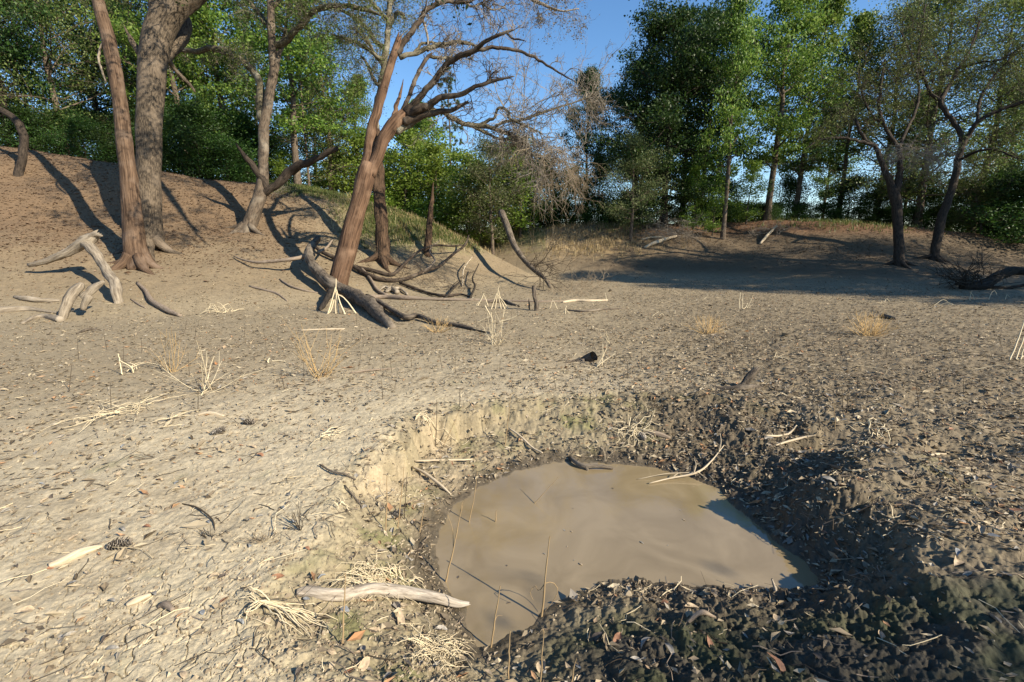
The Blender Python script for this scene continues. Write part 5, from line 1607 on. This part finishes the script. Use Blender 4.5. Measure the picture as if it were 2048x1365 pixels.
stalks(1480, 618, [[(1480, 625), (1479, 605), (1481, 585)], [(1486, 624), (1485, 605), (1486, 588)], [(1490, 624), (1500, 605), (1506, 592)], [(1475, 624), (1490, 616), (1496, 606)]], "upright cluster of pale stalks in the middle of the right bed", r=.011)
stalks(1302, 632, [[(1290, 642), (1305, 632), (1318, 624)], [(1318, 624), (1324, 628), (1330, 634)], [(1260, 642), (1275, 642), (1292, 641)]], "bent pale stalk lying low to the right of the dark thin branch", r=.010)
stalks(1358, 628, [[(1350, 636), (1360, 630), (1366, 625)], [(1350, 634), (1350, 626), (1350, 620)]], "small forked pale stalk left of the upright stalk cluster", r=.009)
stalks(1770, 605, [[(1768, 612), (1770, 602), (1774, 597)], [(1755, 612), (1765, 606), (1772, 600)], [(1790, 612), (1780, 604), (1774, 598)], [(1762, 604), (1772, 608), (1782, 606)]], "pale bent stalk clump in front of the dark trees at the right", r=.011)
stalks(1945, 602, [[(1942, 610), (1940, 596), (1944, 582)], [(1950, 608), (1946, 592), (1940, 584)]], "upright pale stalks in front of the black uprooted log", r=.010)
stalks(1990, 600, [[(1975, 608), (1982, 588), (1990, 582), (1994, 592)], [(2010, 602), (2014, 590), (2020, 596)]], "hooked pale stalks right of the uprooted log roots", r=.009)
stalks(1900, 612, [[(1880, 596), (1895, 606), (1912, 612)], [(1868, 608), (1885, 600), (1895, 604)], [(1895, 610), (1912, 611), (1930, 610)]], "low broken pale stalks left of the hooked ones", r=.009)
stalks(2030, 720, [[(2018, 724), (2032, 690), (2046, 650), (2056, 615)], [(2030, 724), (2042, 690), (2055, 660)], [(2010, 722), (2000, 720), (1990, 719)], [(2024, 722), (2044, 715), (2062, 700)], [(2040, 722), (2046, 700), (2056, 690)]], "large pale stalk clump cut by the right edge of the picture", r=.011)
stalks(1195, 735, [[(1185, 742), (1200, 722), (1212, 700), (1214, 685)], [(1190, 740), (1200, 728), (1230, 708)], [(1204, 712), (1206, 700), (1205, 688)]], "pale forked stalk right of the small hollow log end", r=.008)
stalks(1258, 865, [[(1256, 880), (1257, 855), (1257, 827)], [(1272, 870), (1290, 855), (1302, 840), (1310, 818)], [(1240, 880), (1250, 870), (1256, 862)], [(1230, 905), (1220, 880), (1213, 860)], [(1315, 900), (1308, 870), (1306, 853)]], "upright straw stalks of the loose heap on the far slope of the pit", r=.0045)
stalks(245, 750, [[(245, 752), (240, 725), (236, 708)], [(268, 752), (262, 735), (240, 722)]], "forked pale stalk on the left of the bed", r=.009)
stalks(532, 725, [[(530, 728), (529, 718), (531, 714)], [(536, 728), (536, 720), (540, 716)], [(545, 722), (560, 722), (572, 724)]], "short stubby pale stalk in the left middle of the bed", r=.012)


def weed(px, py, wpx, hpx, label, n, seed, r=.0032, mat="gold_straw"):
    """wiry dead weed: a fan of fine stems from one foot"""
    h, t = hit(px, py)
    g = np.random.default_rng(seed + 50)
    W, H = wpx * t / FPX, hpx * t / FPX
    k = 7; s = np.linspace(0, 1, k)
    tx = g.uniform(-1, 1, n) * W * .5; hz = H * g.uniform(.5, 1.05, n) * np.sqrt(np.clip(1.05 - (tx / (W * .55)) ** 2, .15, 1))
    ty = g.normal(0, W * .2, n)
    bx = h[0] + g.normal(0, W * .05, n); by = h[1] + g.normal(0, W * .05, n)
    x = bx[:, None] + tx[:, None] * (s ** .8) + np.cumsum(g.normal(0, .012 * H, (n, k)), 1)
    y = by[:, None] + ty[:, None] * s
    z = h[2] + hz[:, None] * s ** 1.25 - .01
    Pk = np.stack([x, y, z], -1)
    mb = MB(); strands(mb, Pk, r * np.linspace(1.2, .5, k)[None, :] * np.ones((n, 1)), 3)
    par = np.repeat(np.arange(n), 2); i = g.integers(2, k - 1, len(par))
    q0 = Pk[par, i]; d = Pk[par, i] - Pk[par, i - 1]
    d = d / np.linalg.norm(d, axis=1)[:, None] + g.normal(0, .5, d.shape) * np.array([1, 1, .5])
    l = g.uniform(.15, .4, len(par))[:, None, None] * H
    strands(mb, q0[:, None, :] + d[:, None, :] * l * np.linspace(0, 1, 4)[None, :, None], np.ones((len(par), 1)) * r * np.linspace(.7, .35, 4)[None, :], 3)
    o = link_mesh("dead_weed", mb, M[mat], None, loc=tuple(h)); tag(o, label, "dead plant")


weed(640, 755, 110, 110, "golden wiry weed with upright stems in the left middle of the bed", 16, 1, .004)
weed(415, 785, 150, 110, "wide open pale weed with bowed stems left of the golden wiry one", 7, 2, .005, "straw")
weed(345, 745, 60, 100, "faint wiry weed behind the wide open pale weed", 10, 3, .0035)
weed(875, 665, 70, 35, "low tan weed beside the branch of the crusted log", 22, 4, .004)
weed(990, 690, 60, 70, "thin pale weed below the stalk tripods", 12, 5, .004, "straw")
weed(1415, 668, 90, 40, "low golden weed left of centre on the right bed", 34, 6, .0035)
weed(1740, 672, 90, 50, "round golden brown weed on the right bed", 60, 7, .0035)
weed(1220, 688, 40, 30, "tiny pale weed behind the hollow log end", 6, 8, .003, "straw")
weed(600, 1060, 40, 60, "dark wiry little weed on the pale lip of the pit", 9, 9, .0025, "stem")
weed(420, 1075, 50, 25, "flattened dark twiggy weed on the pale mud", 12, 10, .002, "stem")
weed(525, 1085, 70, 24, "rusty brown matted weed on the pale mud left of the pit", 30, 11, .0018, "brown_twig")


def stem(px0, py0, px1, py1, label, r=.004, bend=0.0, side=(), group=None, mat=None):
    """thin dead stem standing in the mud or water; a plant of one main stalk and its side shoots"""
    d = ray(px0, py0)
    h, t = hit(px0, py0)
    if h[2] < WATER_Z:
        t = (WATER_Z - CAM_H) / d[2]; h = np.array([d[0] * t, d[1] * t, WATER_Z])
    g = np.random.default_rng(int(px0 * 3 + py0))
    top = P(px1, py1, t); foot = np.array(h) - np.array([0, 0, .02])
    s = np.linspace(0, 1, 10)[:, None]
    q = foot + (top - foot) * s
    q[:, 0] += bend * np.sin(s[:, 0] * np.pi) + np.cumsum(g.normal(0, .0018, 10)); q[:, 1] += np.cumsum(g.normal(0, .0018, 10))
    mb = MB()
    strands(mb, q[None], (r * np.linspace(1.1, .45, 10) * (1 + .25 * (np.arange(10) % 3 == 0)))[None], 5)
    for (f, *pp) in side:
        i = int(f * 9)
        pts = [q[i]] + [P(a, b, t + .02) for a, b in pp]
        c = spline(np.array(pts), 9)
        strands(mb, c[None], (r * .5 * np.linspace(1, .5, 9))[None], 4)
    o = link_mesh("dry_stalk", mb, M[mat or "stalk"], None, loc=tuple(h)); tag(o, label, "dead plant", group)


M["stalk"] = wood_mat("stalk", (.16, .11, .06), (.42, .3, .16), 80, 25, .2)
stem(890, 1165, 922, 1012, "forked brown stem standing in the left edge of the water", .005, .0, [(.55, (905, 1060), (895, 1030)), (.95, (925, 1005), (935, 1000))])
stem(1083, 1238, 1098, 1073, "tall dark stem with curled side shoots standing in the near edge of the water", .0055, 0, [(.45, (1078, 1182), (1070, 1172), (1060, 1185), (1066, 1200)), (.45, (1105, 1165), (1116, 1180), (1108, 1200), (1090, 1222))])
stem(980, 1298, 1001, 1170, "brown stem at the near tip of the water, left of the tall dark one", .0045, 0, [(.5, (995, 1232), (1005, 1232))])
stem(1018, 1375, 1022, 1262, "leaning brown stem at the bottom edge under the near tip of the water", .004)
stem(1080, 1375, 1090, 1262, "pale hooked stem at the bottom edge right of the near tip of the water", .0038, 0, [(.97, (1085, 1256), (1078, 1268))])
stem(1140, 1375, 1150, 1318, "short brown stem at the bottom edge below the tall dark stem", .0035)
stem(684, 1290, 688, 1150, "straight pale stem in front of the mud coated log", .0042)
stem(772, 1065, 776, 950, "tall straight pale stem on the left shore", .0042)
stem(795, 1060, 808, 935, "pale stem right of the tall straight one on the left shore", .004)
stem(808, 1040, 812, 945, "dark stem third along from the tall straight one on the left shore", .0035, mat="stem")
stem(838, 1070, 852, 1000, "slanting brown stem near the water on the left shore", .0035, 0, [(.3, (855, 1048), (878, 1046))])
stem(828, 1140, 842, 1060, "slanting dark stem at the left waterline", .0035, mat="stem")
stem(938, 1045, 955, 945, "thin brown stem standing in the far left corner of the water", .0035)
stem(990, 1045, 992, 1022, "tiny stub of a stem poking out of the water", .004)
stem(1064, 1008, 1116, 954, "pale stem slanting out of the middle of the water", .0028)
stem(870, 895, 875, 800, "dark thin stem in front of the sandy cut", .004, mat="stem")
stem(885, 895, 920, 822, "pale slanting stem in front of the sandy cut", .004)
stem(1010, 895, 1022, 788, "tall brown stem at the right end of the sandy cut", .0045)
stem(1208, 930, 1206, 890, "white crooked twig standing at the far edge of the water", .003, .01, [(.5, (1220, 870), (1232, 855)), (.2, (1225, 905), (1240, 898))], mat="pale_stick")
stem(1552, 1188, 1548, 1158, "stubby pale peg standing in the mud at the right tip of the water", .010, mat="wet_log")
stem(1670, 862, 1668, 800, "thin upright twig in the dark hollow at the right", .004)
stem(1640, 860, 1634, 800, "second thin twig in the dark hollow at the right", .0035, mat="stem")
# many thin black stubs all over the bed
for i in range(110):
    px = rg.uniform(0, 2048); py = 640 + 190 * rg.random() ** 1.3
    if px < 300 and rg.random() < .5: px += 900
    h, t = hit(px, py)
    L = rg.uniform(.08, .30) * FPX / t
    stem(px, py, px + rg.normal(0, .1) * L, py - L, "thin dark dead stem standing upright in the mud of the bed", .0035, 0, (), "dark dead stems dotted over the bed", "stem")

# ------------------------------------------------------------------ pine cones
def cone_mesh():
    mb = MB(); n = 80
    for i in range(n):
        f = i / n; a = i * 2.39996
        rad = .026 * math.sin(math.pi * (.08 + .84 * f)) + .004
        z = f * .11 - .055
        o = np.array([math.cos(a), math.sin(a), 0]); tdir = np.array([-math.sin(a), math.cos(a), 0])
        b = np.array([0, 0, z])
        tip = b + o * (rad + .006) + np.array([0, 0, .008])
        m = b + o * rad * .7
        mb.add([b + o * .003, m + tdir * .007, tip + tdir * .005, tip + np.array([0, 0, .004]), tip - tdir * .005, m - tdir * .007], None,
               [(0, 1, 5), (1, 2, 5), (2, 4, 5), (2, 3, 4)])
    me = mb.mesh("pine_cone", smooth=False)
    m, nt, b = new_mat("cone"); b.inputs["Base Color"].default_value = (.13, .1, .075, 1); b.inputs["Roughness"].default_value = .8
    g = nt.nodes.new("ShaderNodeNewGeometry"); cr = nt.nodes.new("ShaderNodeValToRGB")
    cr.color_ramp.elements[0].color = (.05, .037, .027, 1); cr.color_ramp.elements[1].color = (.36, .31, .25, 1)
    nt.links.new(g.outputs["Random Per Island"], cr.inputs[0]); nt.links.new(cr.outputs[0], b.inputs["Base Color"])
    me.materials.append(m)
    return me


cm = cone_mesh()
for px, py, lab, a in [(497, 850, "pine cone lying furthest right of the pair on the pale mud", .2), (437, 868, "pine cone in front of the other on the pale mud", 1.2), (238, 1097, "pine cone beside the flat bark strip at the lower left", .6), (790, 566 + 470, "muddy pine cone on the left shore of the water", 1.0), (1285, 880, "dark pine cone in the loose straw heap", 2.0)]:
    h, t = hit(px, py)
    o = bpy.data.objects.new("pine_cone", cm); C.objects.link(o)
    o.location = (h[0], h[1], h[2] + .022); o.rotation_euler = (R(84), rg.uniform(0, 1), a + 1.2)
    tag(o, lab, "pine cone")

# ------------------------------------------------------------------ dead leaves, twigs and grass
def big_leaf(seed):
    g = np.random.default_rng(seed)
    k = 7; s = np.linspace(0, 1, k)
    w = .21 * np.sin(np.pi * s ** .85) ** .8 * g.uniform(.8, 1.3); w[0] = w[-1] = .004
    cu = g.uniform(.15, .8); ar = g.uniform(-.08, .22)
    mb = MB(); v = []
    for i in range(k):
        for c in (-1, -.5, 0, .5, 1):
            v.append((s[i] - .5, c * w[i] + .03 * math.sin(5 * s[i] + seed), cu * abs(c) ** 1.6 * w[i] + ar * math.sin(math.pi * s[i]) + g.normal(0, .012)))
    f = [(i * 5 + j, i * 5 + j + 1, (i + 1) * 5 + j + 1, (i + 1) * 5 + j) for i in range(k - 1) for j in range(4)]
    mb.add(v, f)
    return mb


def dead_leaf_mat(name, c):
    m, nt, b = new_mat(name)
    tc = nt.nodes.new("ShaderNodeTexCoord"); n = nt.nodes.new("ShaderNodeTexNoise"); n.inputs["Scale"].default_value = 6; n.inputs["Detail"].default_value = 5
    cr = nt.nodes.new("ShaderNodeValToRGB"); cr.color_ramp.elements[0].position = .3; cr.color_ramp.elements[1].position = .7
    cr.color_ramp.elements[0].color = (*[v * .6 for v in c], 1); cr.color_ramp.elements[1].color = (*[min(v * 1.25, .8) for v in c], 1)
    nt.links.new(tc.outputs["Object"], n.inputs["Vector"]); nt.links.new(n.outputs[0], cr.inputs[0]); nt.links.new(cr.outputs[0], b.inputs["Base Color"])
    b.inputs["Roughness"].default_value = .65; b.inputs["Specular IOR Level"].default_value = .3
    return m


LEAFCOL = {"grey": (.26, .235, .2), "tan": (.38, .29, .19), "rust": (.25, .125, .07), "slate": (.2, .205, .21), "dark": (.09, .07, .055)}
LEAFMESH = {}
for ci, (cn, cc_) in enumerate(LEAFCOL.items()):
    lm = dead_leaf_mat("dead_leaf_" + cn, cc_)
    for sidx in range(4):
        me = big_leaf(ci * 10 + sidx).mesh("fallen_leaf_" + cn); me.materials.append(lm)
        LEAFMESH[(cn, sidx)] = me
LEAFLAB = {"grey": "curled grey brown dead leaf lying on the mud", "tan": "curled tan dead leaf lying on the mud", "rust": "rust coloured dead leaf lying on the mud", "slate": "slate grey weathered leaf lying on the mud", "dark": "blackened dead leaf lying on the mud"}
cnt = 0
while cnt < 210:
    u = rg.random()
    if u < .40:
        px, py = rg.uniform(0, 720), rg.uniform(840, 1360)
    elif u < .70:
        px, py = rg.uniform(690, 1560), rg.uniform(850, 1360)
    elif u < .77:
        px, py = rg.uniform(1000, 2048), rg.uniform(1190, 1360)
    else:
        px, py = rg.uniform(1400, 2048), rg.uniform(800, 1200)
    h, t = hit(px, py)
    if h[2] < WATER_Z + .004 or float(poly_sd(np.array([h[0]]), np.array([h[1]]), WATER)[0]) < .02:
        continue
    if px > 1000 and py > 1180 and rg.random() < .45:
        continue
    left = px < 720 and u < .4
    cn = rg.choice(["grey", "tan", "rust", "slate", "dark"], p=[.36, .29, .09, .14, .12] if left else [.45, .2, .12, .13, .10])
    o = bpy.data.objects.new("fallen_leaf", LEAFMESH[(cn, int(rg.integers(0, 4)))]); C.objects.link(o)
    s = rg.uniform(.045, .095) * (.75 if left else .9)
    o.scale = (s, s * rg.uniform(.8, 1.1), s)
    o.location = (h[0], h[1], h[2] + .004)
    o.rotation_euler = (rg.normal(0, .35), rg.normal(0, .3), rg.uniform(0, 6.28))
    tag(o, LEAFLAB[cn], "leaf", "%s dead leaves" % {"grey": "grey brown", "tan": "tan", "rust": "rust coloured", "slate": "slate grey", "dark": "blackened"}[cn])
    cnt += 1
for px, py, lab, s in [(800, 1250, "large pinkish tan leaf standing on edge below the mud coated log", .11), (1560, 948, "single orange brown leaf on the dark mud right of the water", .08), (1548, 1350, "large reddish leaf on the dark mossy mud at the bottom edge", .10)]:
    h, t = hit(px, py)
    o = bpy.data.objects.new("fallen_leaf", LEAFMESH[("rust" if px > 900 else "tan", 1)]); C.objects.link(o)
    o.scale = (s, s, s); o.location = (h[0], h[1], h[2] + .02); o.rotation_euler = (.5, -.5, 1.8)
    tag(o, lab, "leaf")


for i in range(16):          # bits afloat on the water
    while True:
        px, py = rg.uniform(880, 1560), rg.uniform(940, 1260)
        x, y = (float(v) for v in on_plane(px, py, WATER_Z))
        if float(poly_sd(np.array([x]), np.array([y]), WATER)[0]) < -.07: break
    o = bpy.data.objects.new("floating_leaf", LEAFMESH[(("grey", "tan", "dark")[i % 3], i % 4)]); C.objects.link(o)
    s = rg.uniform(.012, .035); o.scale = (s, s * .8, s * .5)
    o.location = (x, y, WATER_Z + .002); o.rotation_euler = (0, 0, rg.uniform(0, 6.28))
    tag(o, "small scrap of dead leaf floating on the muddy water", "leaf", "leaf scraps floating on the water")


def scatter(n, rmin, rmax, azlo, azhi, power, dens=None, zmin=-1, zmax=9):
    """points on the ground, denser near the camera"""
    u = rg.random(n)
    r = (rmin ** (1 - power) + u * (rmax ** (1 - power) - rmin ** (1 - power))) ** (1 / (1 - power))
    a = np.radians(rg.uniform(azlo, azhi, n))
    x, y = r * np.sin(a), r * np.cos(a)
    h, D = macro(x, y, True)
    k = (D["dw"] > .02) & (h > zmin) & (h < zmax)
    if dens is not None:
        k &= rg.random(n) < dens(x, y, h, D)
    x, y = x[k], y[k]
    return x, y, ground_z(x, y)


def litter_object(name, label, pts, size, mat, fold, up, wid=.42, tilt=.35):
    x, y, z = pts
    mb = MB()
    c = np.column_stack([x, y, z + .006])
    n = len(c)
    a = rg.uniform(0, 6.28, n)
    nrm = np.column_stack([rg.normal(0, tilt, n), rg.normal(0, tilt, n), np.ones(n)]); nrm /= np.linalg.norm(nrm, axis=1)[:, None]
    t1 = np.column_stack([np.cos(a), np.sin(a), np.zeros(n)]); t1 -= nrm * (t1 * nrm).sum(1)[:, None]; t1 /= np.linalg.norm(t1, axis=1)[:, None]
    b = np.cross(nrm, t1)
    s = (size * rg.lognormal(0, .35, n))[:, None]
    fd = (fold * rg.uniform(.2, 1.6, n))[:, None]; w = (wid * rg.uniform(.6, 1.3, n))[:, None]
    e = (rg.normal(0, .12, n))[:, None]
    v = np.stack([c - t1 * s * .5 + nrm * s * np.abs(e), c - t1 * s * .1 + b * s * w * .5 + nrm * s * fd, c + t1 * s * .5 + nrm * s * np.abs(e) * .6, c - t1 * s * .1 - b * s * w * .5 + nrm * s * fd, c - t1 * s * .05], 1)
    f = np.arange(n * 5).reshape(n, 5)
    mb.add(v.reshape(-1, 3), None, np.concatenate([f[:, [0, 4, 1]], f[:, [4, 2, 1]], f[:, [0, 3, 4]], f[:, [4, 3, 2]]]))
    o = link_mesh(name, mb, M[mat], None, smooth=False); tag(o, label, None, None, "stuff")


def bed_dens(x, y, h, D):
    d = .05 + .5 * sstep(2.5, 7, D["r"]) + .75 * sstep(3, 26, D["az"]) * sstep(2.0, 4.0, D["r"])
    d *= .45 + .8 * sstep(-.3, .3, fbm(x, y, .8, 3, 91))
    silt = sstep(.9, .2, D["dr"]) * sstep(4, -10, D["az"]) * (D["dr"] > -.1)
    return np.clip(d, 0, 1) * (1 - .75 * sstep(.2, .8, h)) * (1 - .8 * silt) * (1 - .8 * (y < 2.2) * (x > -.2))


litter_object("leaf_litter", "scattered curled grey and tan dead leaves all over the pond bed", scatter(185000, 1.1, 22, -78, 86, .35, bed_dens), .042, "litter", .15, .4, tilt=.28)
litter_object("leaf_litter", "dead leaves crowded in the muddy pit and along the shore", scatter(30000, 1.1, 5.5, -20, 40, -.3, lambda x, y, h, D: (D["dr"] < .1) * .13 * (1 - .8 * (y < 2.1))), .042, "litter", .14, .4, tilt=.3)
litter_object("leaf_litter", "rusty brown fallen leaves carpeting the wooded banks", scatter(150000, 10, 34, -60, 56, 0, lambda x, y, h, D: np.clip(sstep(.25, 2.0, h) * (1 - .85 * D["spur"] * sstep(azim(640), azim(760), D["az"]) * (D["az"] < azim(1100))), 0, 1)), .07, "rust_litter", .12, .4, tilt=.2)


def twig_litter():
    x, y, z = scatter(21000, 1.2, 16, -75, 82, .2, lambda x, y, h, D: (.25 + .75 * sstep(0, 30, D["az"])) * (1 - .75 * (y < 2.1) * (x > -.1)))
    n = len(x); k = 5
    a = rg.uniform(0, 6.28, n); L = rg.lognormal(-2.3, .5, n)
    s = np.linspace(-.5, .5, k)
    X = x[:, None] + np.cos(a)[:, None] * L[:, None] * s + np.cumsum(rg.normal(0, .08, (n, k)), 1) * L[:, None]
    Y = y[:, None] + np.sin(a)[:, None] * L[:, None] * s + np.cumsum(rg.normal(0, .08, (n, k)), 1) * L[:, None]
    Z = ground_z(X.ravel(), Y.ravel()).reshape(n, k) * .5 + z[:, None] * .5 + .006 + np.abs(rg.normal(0, .12, (n, 1))) * L[:, None] * (s + .5)
    dw = poly_sd(X.ravel(), Y.ravel(), WATER).reshape(n, k).min(1)
    ok = dw > .0
    Pk = np.stack([X, Y, Z], -1)[ok]; Rk = (rg.uniform(.0012, .0032, n)[:, None] * np.linspace(1, .6, k))[ok]
    pick = rg.random(len(Pk))
    for lo, hi, mat, lab in ((0, .5, "stem", "dark broken twigs littering the mud"), (.5, .8, "grey_stick", "grey broken twigs littering the mud"), (.8, 1.01, "straw", "pale straw bits littering the mud")):
        m = (pick >= lo) & (pick < hi)
        mb = MB(); strands(mb, Pk[m], Rk[m], 3)
        o = link_mesh("twig_litter", mb, M[mat], None, smooth=False); tag(o, lab, None, None, "stuff")


twig_litter()


def crumbs():
    x, y, z = scatter(44000, 1.1, 9, -70, 78, .9, lambda x, y, h, D: np.clip(.25 + .75 * sstep(-.2, .4, fbm(x, y, .5, 3, 97)) + .6 * (D["dr"] < .1), 0, 1) * (1 - .92 * (y < 2.15) * (x > -.2)))
    n = len(x)
    r = rg.lognormal(-5.15, .45, n)[:, None, None]
    o = np.array([(1, 0, 0), (0, 1, 0), (-1, 0, 0), (0, -1, 0), (0, 0, .8), (0, 0, -.6)])[None] * rg.uniform(.6, 1.3, (n, 6, 1))
    a = rg.uniform(0, 6.28, n); ca, sa = np.cos(a)[:, None], np.sin(a)[:, None]
    o = np.stack([o[..., 0] * ca - o[..., 1] * sa, o[..., 0] * sa + o[..., 1] * ca, o[..., 2]], -1)
    v = np.column_stack([x, y, z + .002])[:, None, :] + o * r
    f = np.arange(n)[:, None, None] * 6 + np.array([(0, 1, 4), (1, 2, 4), (2, 3, 4), (3, 0, 4), (1, 0, 5), (2, 1, 5), (3, 2, 5), (0, 3, 5)])[None]
    mb = MB(); mb.add(v.reshape(-1, 3), None, f.reshape(-1, 3))
    o = link_mesh("mud_crumbs", mb, M["crumb"], None, smooth=False); tag(o, "small dry mud crumbs strewn over the bed and the pit", None, None, "stuff")


crumbs()


def grass_object(label, pts, hgt, mat, wid, n_per=7, spread=.09):
    x, y, z = pts
    N = len(x)
    X = np.repeat(x, n_per) + rg.normal(0, spread, N * n_per); Y = np.repeat(y, n_per) + rg.normal(0, spread, N * n_per)
    Z = macro(X, Y)
    n = len(X)
    a = rg.uniform(0, 6.28, n); H = hgt * rg.uniform(.4, 1.2, n); ln = rg.uniform(.1, .8, n) * H
    c = np.column_stack([X, Y, Z - .01]); sd = np.column_stack([-np.sin(a), np.cos(a), 0 * a]) * wid; d = np.column_stack([np.cos(a), np.sin(a), 0 * a])
    m = c + d * (ln * .3)[:, None] + np.array([0, 0, 1]) * (H * .6)[:, None]; t = c + d * ln[:, None] + np.array([0, 0, 1]) * H[:, None]
    v = np.stack([c - sd, c + sd, m + sd * .7, m - sd * .7, t], 1).reshape(-1, 3)
    f = np.arange(n * 5).reshape(n, 5)
    mb = MB(); mb.add(v, f[:, [0, 1, 2, 3]], f[:, [3, 2, 4]])
    o = link_mesh("grass", mb, M[mat], None, smooth=False); tag(o, label, None, None, "stuff")


spur_d = lambda x, y, h, D: D["spur"] * (D["az"] < azim(1000)) * sstep(1.3, 2.6, h + .8 * fbm(x, y, 1.5, 2, 95)) + .6 * (np.abs(D["az"] - azim(620)) < 4) * sstep(3.4, 4.0, h)
grass_object("short green grass on the crest of the spur", scatter(30000, 17, 30, azim(520), azim(1020), 0, spur_d), .16, "grass", .010)
dry_d = lambda x, y, h, D: np.exp(-((D["az"] - azim(1170)) / 6) ** 2) * sstep(.7, 1.5, h) * .5 + .25 * D["spur"] * (D["az"] < azim(1040)) * sstep(.9, 2, h)
grass_object("dry tan grass and weeds on the sunny far bank", scatter(16000, 17, 33, azim(640), azim(1420), 0, dry_d), .28, "dry_grass", .011, 6, .12)
grn_d = lambda x, y, h, D: sstep(1.9, 2.5, h) * .5 * (np.exp(-((D["az"] - azim(1240)) / 3) ** 2) + np.exp(-((D["az"] - azim(1700)) / 6) ** 2) * .6)
grass_object("low green weeds along the foot of the far woods", scatter(9000, 22, 33, azim(1100), azim(1900), 0, grn_d), .22, "grass", .016, 5, .12)
